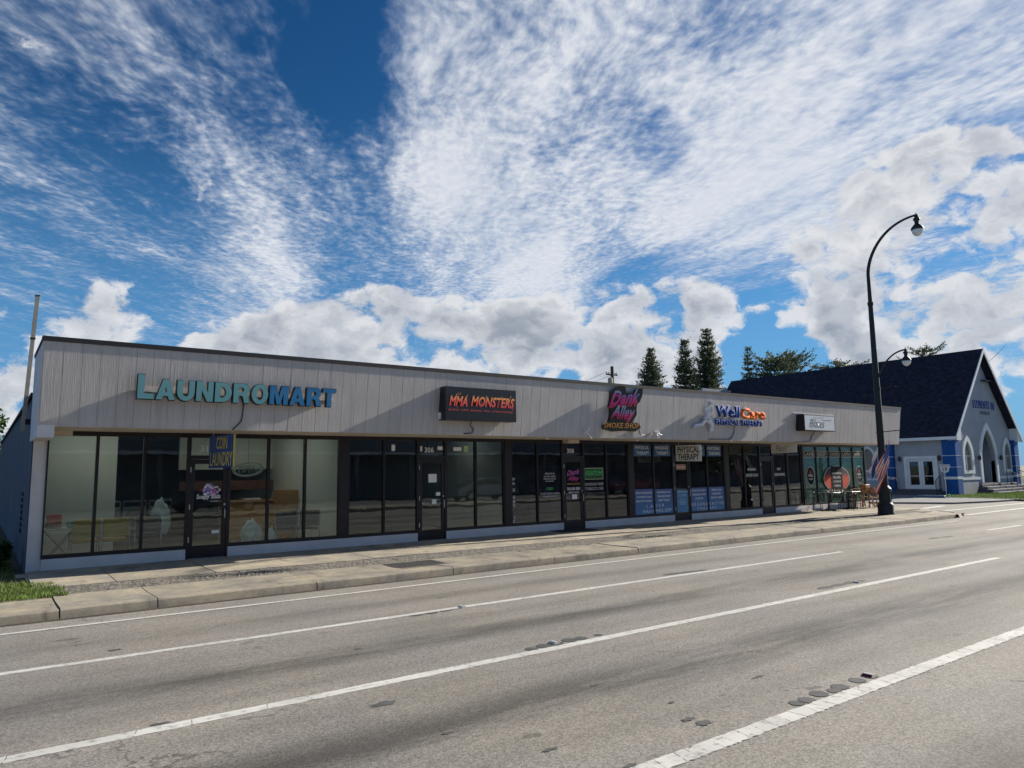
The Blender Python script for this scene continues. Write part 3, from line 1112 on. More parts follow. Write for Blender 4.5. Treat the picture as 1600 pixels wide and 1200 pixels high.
# dark tar blots and a flattened scrap on the lanes
TAR = paint("tar_blot", (0.075, 0.076, 0.074), .8, .3, 14)
for (px, py, rx, ry) in ((600, 1098, .11, .055), (1075, 1125, .06, .03), (1100, 1131, .07, .045), (930, 1070, .05, .02), (860, 1172, .07, .02), (700, 1145, .05, .02), (180, 1010, .07, .05), (250, 1128, .07, .03), (985, 1197, .06, .02), (1050, 1098, .03, .02), (1185, 1058, .09, .015), (560, 1010, .05, .03)):
    g = ground_at(px, py, -0.12)
    mb = MB(); n = 16; ph = rng.uniform(0, 6); z = road_z(g.y) + .003
    mb.face([(g.x + rx * math.cos(2 * math.pi * k / n) * (1 + .3 * math.sin(3 * k + ph)), g.y + ry * math.sin(2 * math.pi * k / n) * (1 + .3 * math.cos(2.0 * k + ph)), z) for k in range(n)])
    mb.build("tar_blot", TAR, road)

# ================================================================ the row of shops
XL, XR = -6.44, 24.92
ZS, ZH = 0.212, 2.665          # sill and head of the glazing
ZF, ZT = 2.694, 4.234          # fascia bottom and top
OV = 1.59                      # overhang of the fascia
TILT = 0.185                   # the fascia leans out at the top
UW, UD, U1 = 0.969, 0.866, 0.868
HP = 0.115
PITCH = 4.99


def yf(z):
    """front face of the leaning fascia at height z"""
    return -OV - TILT * (z - ZF) / (ZT - ZF)


mall = thing("shop_row", (9.0, 0.0, 0.0), "long low row of shops with pale grey sloping fascia and dark bronze storefronts", "shop building")

# -- fascia of grooved boards
fc = MB()
fc.hexa([(XL + .03, -OV + .012, ZF + .01), (XR - .03, -OV + .012, ZF + .01), (XR - .03, -OV + .25, ZF + .01), (XL + .03, -OV + .25, ZF + .01),
         (XL + .03, yf(ZT) + .012, ZT - .03), (XR - .03, yf(ZT) + .012, ZT - .03), (XR - .03, yf(ZT) + .45, ZT - .03), (XL + .03, yf(ZT) + .45, ZT - .03)])
fascia = fc.build("fascia", SIDING, mall)
pos = XL
rb = random.Random(12)
brd = []
while pos < XR - 0.05:
    w = 0.298
    brd.append((pos, min(pos + w, XR))); pos += w
for i, (a, c) in enumerate(brd):
    g = 0.0028
    mb = MB()
    dz = rb.uniform(-.004, .004); dy = rb.uniform(-.0004, .0004)
    t = .010
    mb.hexa([(a + g, -OV + dy, ZF + dz), (c - g, -OV + dy, ZF + dz), (c - g, -OV + t, ZF + dz), (a + g, -OV + t, ZF + dz),
             (a + g, yf(ZT) + dy, ZT), (c - g, yf(ZT) + dy, ZT), (c - g, yf(ZT) + t, ZT), (a + g, yf(ZT) + t, ZT)])
    mb.build("siding_board", SIDING, fascia)
# end returns, the left one hangs lower at its corner
ret = MB()
ret.hexa([(XL - .02, -OV - .004, ZF - .20), (XL + .24, -OV - .004, ZF - .20), (XL + .24, 0.55, ZF - .20), (XL - .02, 0.55, ZF - .20),
          (XL - .02, -OV - .004, ZF + .02), (XL + .24, -OV - .004, ZF + .02), (XL + .24, 0.55, ZF + .02), (XL - .02, 0.55, ZF + .02)])
ret.hexa([(XL - .02, -OV + .02, ZF + .02), (XL + .028, -OV + .02, ZF + .02), (XL + .028, 0.55, ZF + .02), (XL - .02, 0.55, ZF + .02),
          (XL - .02, yf(ZT) + .02, ZT - .01), (XL + .028, yf(ZT) + .02, ZT - .01), (XL + .028, 0.55, ZT - .01), (XL - .02, 0.55, ZT - .01)])
ret.build("end_return", STUCCO, fascia)
ret = MB()
ret.hexa([(XR - .028, -OV + .02, ZF), (XR + .02, -OV + .02, ZF), (XR + .02, 0.4, ZF), (XR - .028, 0.4, ZF),
          (XR - .028, yf(ZT) + .02, ZT - .01), (XR + .02, yf(ZT) + .02, ZT - .01), (XR + .02, 0.4, ZT - .01), (XR - .028, 0.4, ZT - .01)])
ret.build("end_return", STUCCO, fascia)
# roof and its dark metal edge
rf = MB()
rf.box(XL + .05, XR - .05, -1.5, 0.5, ZT - .12, ZT - .05)
rf.box(XL, XR, 0.5, 26, 3.30, 3.42)
roof = rf.build("roof", CAP, mall)
cap = MB()
zt = ZT
cap.box(XL - .035, XR + .035, yf(ZT) - .012, yf(ZT) + .25, zt - .030, zt + .060)
cap.box(XL - .035, XL + .12, yf(ZT) + .25, 0.6, zt - .03, zt + .04)
cap.box(XR - .12, XR + .035, yf(ZT) + .25, 0.6, zt - .03, zt + .04)
cap.box(XL - .05, XL + .2, 0.6, 26, 3.42, 3.50)
cap.build("metal_coping", CAP, roof)
# soffit in panels
sj = XL + .25
k = 0
sof = MB().box(XL + .24, XR - .04, -OV + .06, 0.10, ZF + .022, ZF + .06).build("soffit", SOFFIT, mall)
while sj < XR - .1:
    e = min(sj + 2.44, XR - .05)
    MB().box(sj + .004, e - .004, -OV + .031, 0.02, ZF + .004 + (k % 2) * .003, ZF + .021).build("panel", SOFFIT, sof)
    sj = e; k += 1
for (x0, x1) in ((-6.15, -5.80), (7.05, 7.5)):
    MB().box(x0, x1, -.32, -.06, ZF - .10, ZF + .003, .004).build("junction_box", SOFFIT, sof)
for xx in (5.75, 9.4, 15.4, 22.8):
    MB().lathe(xx, -.9, [(.05, ZF - .03), (.06, ZF - .02), (.06, ZF + .003)], 10).build("spot_light", WHITE, sof)

# -- walls
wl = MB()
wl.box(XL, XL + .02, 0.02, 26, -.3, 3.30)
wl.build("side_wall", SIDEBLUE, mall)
vent = MB()
for k in range(7):
    vent.box(XL - .03, XL + .005, 2.0, 2.55, 0.62 + k * .13, 0.69 + k * .13)
vent.build("vent_louvre", CAP, mall)
wl = MB()
wl.box(XL + .021, XL + .26, 0.0, 0.25, -.1, ZF)
wl.build("corner_pier", STUCCO, mall)
wl = MB()
wl.box(XL + .02, XR, 9.2, 9.4, -.1, 3.3)
wl.build("rear_wall", paint("rear_wall_dimmed", (0.10, 0.11, 0.125), .8, .1, 1), mall)  # dimness of the deep rooms put into the dark wall colour
wl = MB()
wl.box(XR - .12, XR, 3.6, 9.2, -.1, 3.3)
wl.build("east_wall", STUCCO, mall)

GL = [G_CLEAR, G_GREY, G_DARK, G_DARK, G_DARK, G_GREEN]
FR = 0.055                        # visible width of a frame bar


def bar(mb, x0, x1, z0, z1, y0=-.045, y1=.055):
    mb.box(x0, x1, y0, y1, z0, z1)


def window(x0, x1, glassmat, z0=ZS, z1=ZH):
    """one glazed bay: frame with its pane as a sub-part"""
    f = MB()
    h = FR / 2
    bar(f, x0 + .0015, x0 + h, z0, z1); bar(f, x1 - h, x1 - .0015, z0, z1)
    bar(f, x0 + h, x1 - h, z0, z0 + .075); bar(f, x0 + h, x1 - h, z1 - .06, z1)
    w = f.build("window", BRONZE, mall)
    MB().box(x0 + h, x1 - h, .000, .008, z0 + .075, z1 - .06).build("pane", glassmat, w)
    return w


def sill(x0, x1):
    MB().box(x0, x1, -.055, .12, -.06, ZS - .002, .006).build("knee_wall", STUCCO, mall)


def door(x0, x1, glassmat, flip=False):
    f = MB()
    bar(f, x0, x0 + .045, -.03, ZH); bar(f, x1 - .045, x1, -.03, ZH)
    bar(f, x0 + .045, x1 - .045, 2.135, 2.215); bar(f, x0 + .045, x1 - .045, ZH - .06, ZH)
    fr = f.build("door_frame", BRONZE, mall)
    MB().box(x0 + .045, x1 - .045, .0, .008, 2.215, ZH - .06).build("transom_pane", glassmat, fr)
    d = MB()
    a, c = x0 + .050, x1 - .050
    y0, y1 = -.030, .020
    d.box(a, a + .085, y0, y1, .012, 2.13); d.box(c - .085, c, y0, y1, .012, 2.13)
    d.box(a + .085, c - .085, y0, y1, .012, .27); d.box(a + .085, c - .085, y0, y1, 2.03, 2.13)
    dr = d.build("door", BRONZE, mall)
    MB().box(a + .085, c - .085, -.009, -.001, .27, 2.03).build("pane", glassmat, dr)
    h = MB()
    xh = c - .045
    h.tube([(xh, -.03, .82), (xh, -.085, .83), (xh, -.10, .86), (xh, -.10, 1.02), (xh, -.085, 1.05), (xh, -.03, 1.06)], .011, 8)
    h.build("pull_handle", STEEL, dr, True)
    MB().tube([(a + .05, .03, .96), (c - .05, .03, .96)], .014, 8).build("push_bar", STEEL, dr)
    MB().lathe(c - .045, -.04, [(.02, 1.12), (.02, 1.16)], 10).build("lock", STEEL, dr)
    for z in (.35, 1.05, 1.85):
        MB().box(a - .012, a + .008, -.050, -.029, z, z + .11).build("hinge", STEEL, dr)
    MB().box(a + .02, c - .02, -.10, .10, -.012, .010).build("threshold", STEEL, dr)
    return dr


def post(x0, x1):
    MB().box(x0, x1, -.05, .07, ZS - .001 if True else 0, ZH + .01).build("storefront_post", BRONZE, mall)


# head beam and closing strip up to the soffit
MB().box(XL + .26, XR, -.040, .05, ZH + .001, ZF + .018).build("head_bar", BRONZE, mall)

# shop 1 (left): three bays, door, three bays
x = -HP - 6 * U1 - UD
sill(XL + .262, x + 3 * U1)
MB().box(XL + .261, x - .002, -.04, .06, ZS, ZH).build("storefront_post", BRONZE, mall)
for k in range(3):
    window(x, x + U1, GL[0]); x += U1
door(x, x + UD, GL[0]); D1 = (x, x + UD); x += UD
sill(x, HP + 2 * UW)
for k in range(3):
    window(x, x + U1, GL[0]); x += U1
DOORS = [D1]
# shops 2-5: two bays, door, two bays
for u in range(4):
    x = u * PITCH
    post(x - HP + .001, x + HP - .001)
    x += HP
    for k in range(2):
        window(x, x + UW, GL[u + 1]); x += UW
    door(x, x + UD, GL[u + 1]); DOORS.append((x, x + UD)); x += UD
    sill(x, (u + 1) * PITCH + HP + 2 * UW if u < 3 else XR)
    for k in range(2):
        window(x, x + UW, GL[u + 1]); x += UW
# shop 6: five green bays and a glazed end wall
x = 4 * PITCH
post(x - HP * .4, x + HP * .4)
x0 = x + HP * .4
wd = (XR - .06 - x0) / 5
for k in range(5):
    window(x0 + k * wd, x0 + (k + 1) * wd, GL[5])
MB().box(XR - .058, XR, -.05, .07, -.03, ZH + .02).build("storefront_post", BRONZE, mall)
for k in range(3):
    f = MB()
    ya, yb = .07 + k * 1.17, .07 + (k + 1) * 1.17
    f.box(XR - .058, XR, ya, ya + .03, ZS, ZH); f.box(XR - .058, XR, yb - .03, yb, ZS, ZH)
    f.box(XR - .058, XR, ya + .03, yb - .03, ZS, ZS + .07); f.box(XR - .058, XR, ya + .03, yb - .03, ZH - .06, ZH)
    w = f.build("window", BRONZE, mall)
    MB().box(XR - .032, XR - .025, ya + .03, yb - .03, ZS + .07, ZH - .06).build("pane", GL[5], w)
MB().box(XR - .14, XR - .002, .1, 3.6, -.06, ZS - .002).build("knee_wall", STUCCO, mall)
MB().box(XR - .12, XR, .07, 3.6, ZH, 3.3).build("end_lintel", STUCCO, mall)

# -- rooms behind the glass
MB().box(XL + .03, XR - .15, .13, 9.2, -.08, .02).build("floor", FLOOR, mall)
cl = MB().box(XL + .03, XR - .12, .10, 9.2, 2.95, 3.0).build("ceiling", CEIL, mall)
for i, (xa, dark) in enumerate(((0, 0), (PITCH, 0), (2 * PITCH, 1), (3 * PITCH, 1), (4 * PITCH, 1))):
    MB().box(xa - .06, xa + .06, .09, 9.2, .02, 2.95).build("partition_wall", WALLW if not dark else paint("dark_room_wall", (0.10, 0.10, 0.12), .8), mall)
MB().box(XL + .03, -4.62, 2.5, 2.62, .02, 2.95).build("partition_wall", WALLW, mall)
MB().box(-2.7, -.06, 5.2, 5.32, 1.95, 2.95).build("bulkhead", WALLW, mall)
LAMP = emit("tube_and_fill_light", (1.0, 0.98, 0.92), 2.6)
for (xa, ya) in ((-5.3, 1.5), (-3.4, 1.6), (-1.3, 1.6), (-1.3, 3.4), (3.9, 1.7)):  # the tubes beside the right-hand partitions are added to brighten the white walls
    MB().box(xa - .6, xa + .6, ya - .1, ya + .1, 2.90, 2.948).build("tube_and_fill_lamp", LAMP, cl)

# -- utility post fixed to the side wall, standing above the roof
up = thing("wall_post", (-6.55, 1.2, 2.6), "tall pale square post rising behind the left end of the roof", "post")
PST = paint("weathered_post", (0.44, 0.40, 0.33), .8, .2, 4)
mb = MB()
mb.hexa([(-6.60, 1.32, 2.75), (-6.525, 1.32, 2.75), (-6.525, 1.42, 2.75), (-6.60, 1.42, 2.75),
         (-6.50, 1.12, 5.62), (-6.425, 1.12, 5.62), (-6.425, 1.22, 5.62), (-6.50, 1.22, 5.62)])
mb.build("shaft", PST, up)
MB().box(-6.505, -6.42, 1.115, 1.225, 5.62, 5.64).build("cap", CAP, up)
MB().box(-6.53, -6.43, 1.22, 1.46, 2.9, 3.0).build("bracket", CAP, up)
MB().box(-6.545, -6.445, 1.15, 1.29, 4.70, 4.72).build("band", CAP, up)

# ================================================================ signs and lettering
def on_fascia(off):
    return lambda u, v, w: (u, yf(v) - off - w, v)


def on_glass(off):
    return lambda u, v, w: (u, -off - w, v)


def facing_west(X):
    """surface at constant x, seen from the left; u runs from the wall out to the street"""
    return lambda u, v, w: (X - w, -u, v)


def cable(pts, r, name, parent, mat_=None):
    return MB().tube(pts, r, 6).build(name, mat_ or BLACK, parent, True)


def solid_text(*a, **k):
    return fit_text(*a, **k)


TEAL = vgrad("teal_letter_face", [(0, (0.16, 0.40, 0.42)), (1, (0.20, 0.44, 0.46))], 3.2, 3.75, .35)
MARTBLUE = vgrad("blue_letter_face", [(0, (0.03, 0.21, 0.46)), (.5, (0.045, 0.24, 0.46)), (1, (0.02, 0.15, 0.36))], 3.2, 3.75, .35)
LETSIDE = paint("letter_return", (0.010, 0.014, 0.022), .5, .2, 6)


def arc_pts(cx_, cz_, rx, rz_, a0, a1, n=9):
    return [(cx_ + rx * math.cos(R(a0 + (a1 - a0) * k / n)), cz_ + rz_ * math.sin(R(a0 + (a1 - a0) * k / n))) for k in range(n + 1)]


GLYPH = {   # heavy grotesque capitals: width, outline, counters
    'L': (.68, [(0, 0), (.68, 0), (.68, .22), (.28, .22), (.28, 1), (0, 1)], []),
    'A': (.90, [(0, 0), (.275, 0), (.335, .18), (.565, .18), (.625, 0), (.90, 0), (.59, 1), (.31, 1)], [[(.385, .365), (.45, .66), (.515, .365)]]),
    'U': (.84, [(0, 1), (0, .40)] + arc_pts(.42, .40, .42, .42, 180, 360, 14)[1:] + [(.84, 1), (.57, 1), (.57, .40)] + arc_pts(.42, .40, .15, .20, 360, 180, 8)[1:] + [(.27, 1)], []),
    'N': (.84, [(0, 0), (.26, 0), (.26, .56), (.55, 0), (.84, 0), (.84, 1), (.58, 1), (.58, .44), (.29, 1), (0, 1)], []),
    'D': (.86, [(0, 0), (.38, 0)] + arc_pts(.38, .5, .48, .5, -90, 90, 14)[1:] + [(0, 1)], [[(.28, .22), (.28, .78)] + arc_pts(.36, .5, .21, .28, 90, -90, 8)]),
    'R': (.86, [(0, 0), (.28, 0), (.28, .37), (.42, .37), (.50, .33), (.555, .12), (.59, 0), (.88, 0), (.84, .07), (.81, .30), (.70, .455)] + arc_pts(.52, .71, .31, .29, -48, 90, 9) + [(0, 1)],
          [[(.28, .57), (.28, .80)] + arc_pts(.45, .685, .10, .115, 90, -90, 6)]),
    'O': (.90, arc_pts(.45, .5, .45, .53, 0, 360, 32)[:-1], [list(reversed(arc_pts(.45, .5, .18, .31, 0, 360, 20)[:-1]))]),
    'M': (1.02, [(0, 0), (.25, 0), (.25, .64), (.41, 0), (.61, 0), (.77, .64), (.77, 0), (1.02, 0), (1.02, 1), (.66, 1), (.51, .40), (.36, 1), (0, 1)], []),
    'T': (.80, [(.26, 0), (.54, 0), (.54, .78), (.80, .78), (.80, 1), (0, 1), (0, .78), (.26, .78)], []),
}


def channel_letter(ch, box, face, parent, off=.07, depth=.12):
    """deep channel letter: dark sides and a coloured face set on the front"""
    w, outer_, holes_ = GLYPH[ch]
    u0, u1, v0, v1 = box
    if ch == 'U': outer_ = list(reversed(outer_)) if False else outer_
    tr = lambda p: (u0 + p[0] / w * (u1 - u0), v0 + p[1] * (v1 - v0))
    body = fill_panel([tr(p) for p in outer_], [[tr(p) for p in h_] for h_ in holes_], on_fascia(0), off, off + depth, LETSIDE, "letter", parent)
    cx_, cz_ = (u0 + u1) / 2, (v0 + v1) / 2
    sh = lambda p: (cx_ + (p[0] - cx_) * .955, cz_ + (p[1] - cz_) * .955)
    gr = lambda p: p
    fill_panel([sh(tr(p)) for p in outer_], [[sh(tr(p)) for p in h_] for h_ in holes_], on_fascia(0), off + depth + .001, off + depth + .010, face, "face", body)
    return body


sg = thing("laundromart_sign", (-3.0, -1.7, 3.4), "raised LAUNDROMART channel letters in teal and blue on the fascia", "shop sign")
word = "LAUNDROMART"
adv = [GLYPH[c_][0] * (1.12 if i_ == 0 else 1.0) + .035 for i_, c_ in enumerate("LAUNDROMART")]
tot = sum(adv)
X0, X1 = -4.95, -0.99
u = X0
for i, ch in enumerate(word):
    w = adv[i] / tot * (X1 - X0)
    zt_ = 3.70 if i == 0 else 3.63
    channel_letter(ch, (u + .008, u + w - .012, 3.225, zt_), TEAL if i < 7 else MARTBLUE, sg)
    u += w
MB().hexa([(X0 + .05, yf(3.37) - .05, 3.38), (X1 - .05, yf(3.37) - .05, 3.38), (X1 - .05, yf(3.37), 3.38), (X0 + .05, yf(3.37), 3.38),
           (X0 + .05, yf(3.37) - .05, 3.46), (X1 - .05, yf(3.37) - .05, 3.46), (X1 - .05, yf(3.5), 3.46), (X0 + .05, yf(3.5), 3.46)]).build("raceway", SIDING, sg)
cable([(-2.93, yf(3.3) - .03, 3.40), (-2.93, yf(3.0) - .015, 3.05), (-2.95, yf(2.9) - .015, 2.88), (-3.05, yf(2.8) - .015, 2.76), (-3.12, -OV - .01, 2.70)], .012, "cable", sg)

# --- black box sign with orange lettering
mm = thing("mma_sign", (2.8, -1.9, 3.4), "black box sign reading MMA MONSTERS in orange brush letters", "shop sign")
CAB = paint("black_sign_cabinet", (0.012, 0.011, 0.013), .3, .15, 4)
x0, x1, z0, z1 = 1.74, 3.88, 3.03, 3.85
yb = yf(3.4)
MB().bbox(x0, x1, yb - .30, yb + .02, z0, z1, .012).build("cabinet", CAB, mm)
FIRE = vgrad("orange_red_print", [(0, (0.65, 0.03, 0.03)), (.45, (0.85, 0.10, 0.06)), (1, (0.95, 0.42, 0.10))], 3.36, 3.66, .4)
plc = lambda u, v, w: (u, yb - .304 - w, v + (u - 2.8) * -0.004)
fit_text("MMA", (1.84, 2.37, 3.37, 3.62), plc, FIRE, "lettering", mm, bold=.030, shear=.32)
fit_text("MONSTERS", (2.47, 3.82, 3.38, 3.64), plc, FIRE, "lettering", mm, bold=.030, shear=.32)
rz = random.Random(5)
mb = MB()
for k in range(26):       # ragged brush strokes running off the letters
    uu = rz.uniform(1.86, 3.78); vv = rz.choice((3.35, 3.62, 3.48)) + rz.uniform(-.03, .03); l = rz.uniform(.03, .09)
    if 2.36 < uu < 2.5: continue
    mb.face([plc(uu, vv, .002), plc(uu + .012, vv, .002), plc(uu + l * .4 + .01, vv + l, .002), plc(uu + l * .4, vv + l, .002)])
mb.build("brush_marks", FIRE, mm)
fit_text("JIU JITSU - JUDO - BOXING - MMA - LITTLE MONSTERS", (1.82, 3.76, 3.245, 3.30), plc, paint("red_print", (0.62, 0.08, 0.08), .4), "lettering", mm, bold=.01)
cable([(2.62, yb - .1, 3.03), (2.66, yf(2.95) - .02, 2.93), (2.76, yf(2.88) - .015, 2.85), (2.76, yf(2.8) - .015, 2.77), (2.68, yf(2.74) - .015, 2.735), (2.5, -OV - .01, 2.73)], .011, "cable", mm)
MB().box(1.70, 1.735, yb - .1, yb + .01, 3.06, 3.22).build("switch_box", WHITE, mm)

# --- contour sign of the smoke shop
da = thing("smoke_shop_sign", (7.9, -1.8, 3.5), "black contour sign with pink and teal script above yellow SMOKE SHOP lettering", "shop sign")


def from_px(px, py, y):
    v = AX_F + AX_R * ((px - 800) / FOC) + AX_D * ((py - 600) / FOC)
    return CAM + v * ((y - CAM.y) / v.y)


outl = [(966, 603), (974, 604), (977, 614), (989, 614), (993, 608), (1002, 607), (1002, 618), (999, 628), (995, 632), (995, 640), (996, 648), (992, 656), (990, 660), (1001, 661), (1004, 668), (996, 674),
        (978, 673), (960, 674), (947, 670), (945, 664), (953, 660), (955, 650), (955, 640), (952, 634), (953, 622), (953, 612)]
pts2 = []
for (px, py) in outl:
    q = from_px(px, py, -1.83)
    pts2.append((q.x, q.z))
fill_panel(list(reversed(pts2)), [], on_fascia(0), .05, .13, CAB, "backing", da)
D1c = vgrad("teal_to_pink_print", [(0, (0.55, 0.01, 0.12)), (.35, (0.50, 0.05, 0.30)), (.6, (0.22, 0.12, 0.40)), (1, (0.14, 0.42, 0.45))], 3.62, 4.17, .4)
D2c = vgrad("blue_to_pink_print", [(0, (0.75, 0.01, 0.14)), (.4, (0.62, 0.05, 0.25)), (.75, (0.20, 0.30, 0.50)), (1, (0.30, 0.55, 0.60))], 3.15, 3.62, .4)
SSc = vgrad("yellow_print", [(0, (0.55, 0.30, 0.03)), (.5, (0.65, 0.25, 0.06)), (1, (0.70, 0.50, 0.12))], 2.98, 3.16, .4)


def slanted(off, k, uc):
    return lambda u, v, w: (u, yf(v) - off - w, v + (u - uc) * k)


PK = paint("deep_pink_print", (0.52, 0.01, 0.11), .4, .1, 4)
fit_text("Dank", (7.30, 8.55, 3.60, 4.02), slanted(.136, .10, 7.95), PK, "lettering_shadow", da, bold=.022, shear=.45)
fit_text("Dank", (7.36, 8.60, 3.68, 4.10), slanted(.142, .10, 7.95), D1c, "lettering", da, bold=.016, shear=.45)
fit_text("Alley", (7.42, 8.40, 3.14, 3.56), slanted(.136, -.03, 7.95), PK, "lettering_shadow", da, bold=.022, shear=.4)
fit_text("Alley", (7.46, 8.40, 3.22, 3.64), slanted(.142, -.03, 7.95), D2c, "lettering", da, bold=.016, shear=.4)
fit_text("SMOKE SHOP", (7.16, 8.62, 2.985, 3.135), slanted(.142, .01, 7.95), SSc, "lettering", da, bold=.012, shear=.1)
cable([(8.62, yf(3.05) - .06, 3.10), (8.72, yf(3.05) - .02, 3.06), (8.76, yf(2.95) - .015, 2.90), (8.82, yf(2.83) - .015, 2.80), (9.05, yf(2.82) - .015, 2.81), (9.25, yf(2.86) - .015, 2.86), (9.45, yf(2.87) - .02, 2.88)], .012, "cable", da)
# loose white bundles of tape hanging from the cable ends
for i, (cx_, cz_, lab) in enumerate(((9.48, 2.88, "white tape bow at the cable end right of the smoke shop sign"), (6.55, 2.88, "white tangle of tape hanging left of the smoke shop sign"))):
    t = thing("tape_bundle", (cx_, yf(cz_) - .04, cz_ - .1), lab, "tape")
    mb = MB(); rt = random.Random(30 + i)
    for k in range(11):
        p = Vector((cx_, yf(cz_) - .03, cz_)); pp = [p]
        for s_ in range(3):
            p = p + Vector((rt.uniform(-.09, .11), rt.uniform(-.05, .01), rt.uniform(-.10, .07))); pp.append(p)
        mb.tube(pp, .011, 5)
    mb.build("strands", WHITE, t)

# --- physical therapy channel letters with the running figure
wc = thing("physical_therapy_sign", (13.0, -1.8, 3.4), "blue and orange Well Care channel letters with a white running figure", "shop sign")
NAVY = paint("navy_letter_face", (0.020, 0.055, 0.24), .7, .1, 4, spec=.1)
ORNG = paint("orange_letter_face", (0.80, 0.17, 0.025), .7, .08, 4, spec=.1)
HALO = paint("white_letter_edge", (0.56, 0.58, 0.64), .8, .05, 4, spec=.1)
for (txt, box, face) in (("Well", (12.24, 13.50, 3.47, 3.84), NAVY), ("Care", (13.58, 14.98, 3.45, 3.81), ORNG), ("PHYSICAL THERAPY", (12.24, 14.86, 3.20, 3.39), NAVY)):
    sh_ = .0
    k_ = on_fascia(.03)
    u0, u1, v0, v1 = box
    fit_text(txt, (u0 - .02, u1 + .02, v0 - .015, v1 + .015), k_, HALO, "letter_edge", wc, depth=.025, bold=.050 if txt[0] != 'P' else .032)
    fit_text(txt, (u0, u1, v0, v1), on_fascia(.056), face, "lettering", wc, depth=.05, bold=.034 if txt[0] != 'P' else .016)
run_o = {
    'head': [(1108.5, 627), (1112.5, 627), (1113, 630), (1112, 633), (1109, 634), (1107.5, 631)],
    'torso': [(1102, 637), (1107, 634.5), (1113, 636), (1112, 642), (1110, 650), (1113, 655), (1105, 658), (1102, 655), (1104, 648), (1101.5, 644)],
    'arm': [(1112, 636), (1114.5, 640), (1113, 645), (1111.5, 641), (1110.5, 637)],
    'rear_leg': [(1103, 656), (1107, 658), (1100, 665), (1092, 666), (1089.5, 670), (1087, 668), (1089.5, 662.5), (1098, 661.5)],
    'front_leg': [(1106, 655), (1112, 654), (1117, 662), (1117, 670), (1120, 672), (1113, 674), (1112.5, 663), (1107, 659)],
}
for nm, pl in run_o.items():
    P2 = [((lambda q: (q.x, q.z))(from_px(a, c_, -1.83))) for (a, c_) in pl]
    cx_ = sum(p[0] for p in P2) / len(P2); cz_ = sum(p[1] for p in P2) / len(P2)
    fill_panel(list(reversed(P2)), [], on_fascia(0), .05, .125, HALO, "figure_" + nm, wc)
    P3 = [(cx_ + (p[0] - cx_) * .62, cz_ + (p[1] - cz_) * .62) for p in P2]
    fill_panel(list(reversed(P3)), [], on_fascia(0), .126, .132, paint("figure_face", (0.40, 0.44, 0.54), .4), "figure_face", wc)
cable([(13.35, yf(3.2) - .03, 3.2), (13.35, yf(2.95) - .015, 2.95), (13.25, yf(2.85) - .015, 2.80), (13.1, yf(2.75) - .015, 2.74), (12.0, -OV - .01, 2.73)], .012, "cable", wc)
MB().lathe(13.2, -OV - .02, [(.02, 2.66), (.04, 2.68), (.04, 2.72)], 8).build("lamp", WHITE, wc)

# --- white box sign of the pilates studio
pl_ = thing("pilates_sign", (18.0, -1.9, 3.4), "white box sign with black frame and black Pilates script", "shop sign")
x0, x1, z0, z1 = 17.02, 19.1, 3.10, 3.70
yb = yf(3.4)
MB().bbox(x0, x1, yb - .34, yb + .02, z0, z1, .01).build("cabinet", CAB, pl_)
MB().box(x0 + .03, x1 - .05, yb - .346, yb - .338, z0 + .03, z1 - .035).build("panel", paint("white_sign_panel", (0.66, 0.69, 0.71), .4, .04, 2), pl_)
INK = paint("black_print", (0.02, 0.02, 0.022), .5, .1, 4)
pp_ = lambda u, v, w: (u, yb - .350 - w, v)
fit_text("Pilates", (17.34, 18.36, 3.22, 3.54), pp_, INK, "lettering", pl_, bold=-.006, shear=.45)
fit_text("BALANCE", (17.62, 18.32, 3.565, 3.615), pp_, paint("grey_print", (0.25, 0.27, 0.27), .5), "lettering", pl_)
MB().box(18.2, 18.85, yb - .3515, yb - .3495, 3.505, 3.517).build("flourish", INK, pl_)
MB().face([pp_(17.42, 3.20, 0), pp_(17.45, 3.20, 0), pp_(17.56, 3.42, 0), pp_(17.535, 3.42, 0)]).build("flourish", INK, pl_)
MB().box(16.8, 19.5, yf(3.74) - .03, yf(3.74) - .002, 3.745, 3.765).build("old_bracket", STUCCO, pl_)
cable([(18.1, yb - .1, 3.1), (18.1, yf(2.98) - .03, 2.98), (18.05, yf(2.85) - .02, 2.85), (18.0, -OV - .01, 2.74), (17.3, -OV + .01, 2.70), (16.9, -OV + .01, 2.705)], .014, "cable", pl_)

# --- blade signs hanging across the pavement under the soffit
co = thing("hanging_sign", (-3.0, -.8, 2.3), "blue hanging blade sign with yellow COIN LAUNDRY lettering", "hanging sign")
CBL = vgrad("blue_sign_print", [(0, (0.03, 0.07, 0.26)), (1, (0.045, 0.11, 0.42))], 1.9, 2.65, .5)
YEL = paint("yellow_print", (0.85, 0.70, 0.08), .5, .08, 4)


def coin(u, v, w):       # u: 0 at the street end .. 1 at the wall end, slightly turned
    a, c = Vector((-2.985, -1.32)), Vector((-3.19, -0.16))
    p = a.lerp(c, 1 - u)
    n = Vector((c.y - a.y, -(c.x - a.x))).normalized() * -1
    return (p.x + n.x * w, p.y + n.y * w, v)


fill_panel([(0, 1.935), (1, 1.935), (1, 2.63), (0, 2.63)], [], coin, -.02, .012, CBL, "panel", co)
fit_text("COIN", (.30, .74, 2.33, 2.60), lambda u, v, w: coin(u, v, w + .016), YEL, "lettering", co, bold=.005)
fit_text("LAUNDRY", (.06, .95, 1.975, 2.27), lambda u, v, w: coin(u, v, w + .016), YEL, "lettering", co, bold=.004)
fill_panel([(.985, 1.93), (1.0, 1.93), (1.0, 2.635), (.985, 2.635)], [], coin, -.022, .016, YEL, "edge_trim", co)
for uu in (.12, .88):
    p = coin(uu, 2.63, -.004)
    MB().tube([p, (p[0], p[1], ZF + .005)], .006, 6).build("chain", STEEL, co)

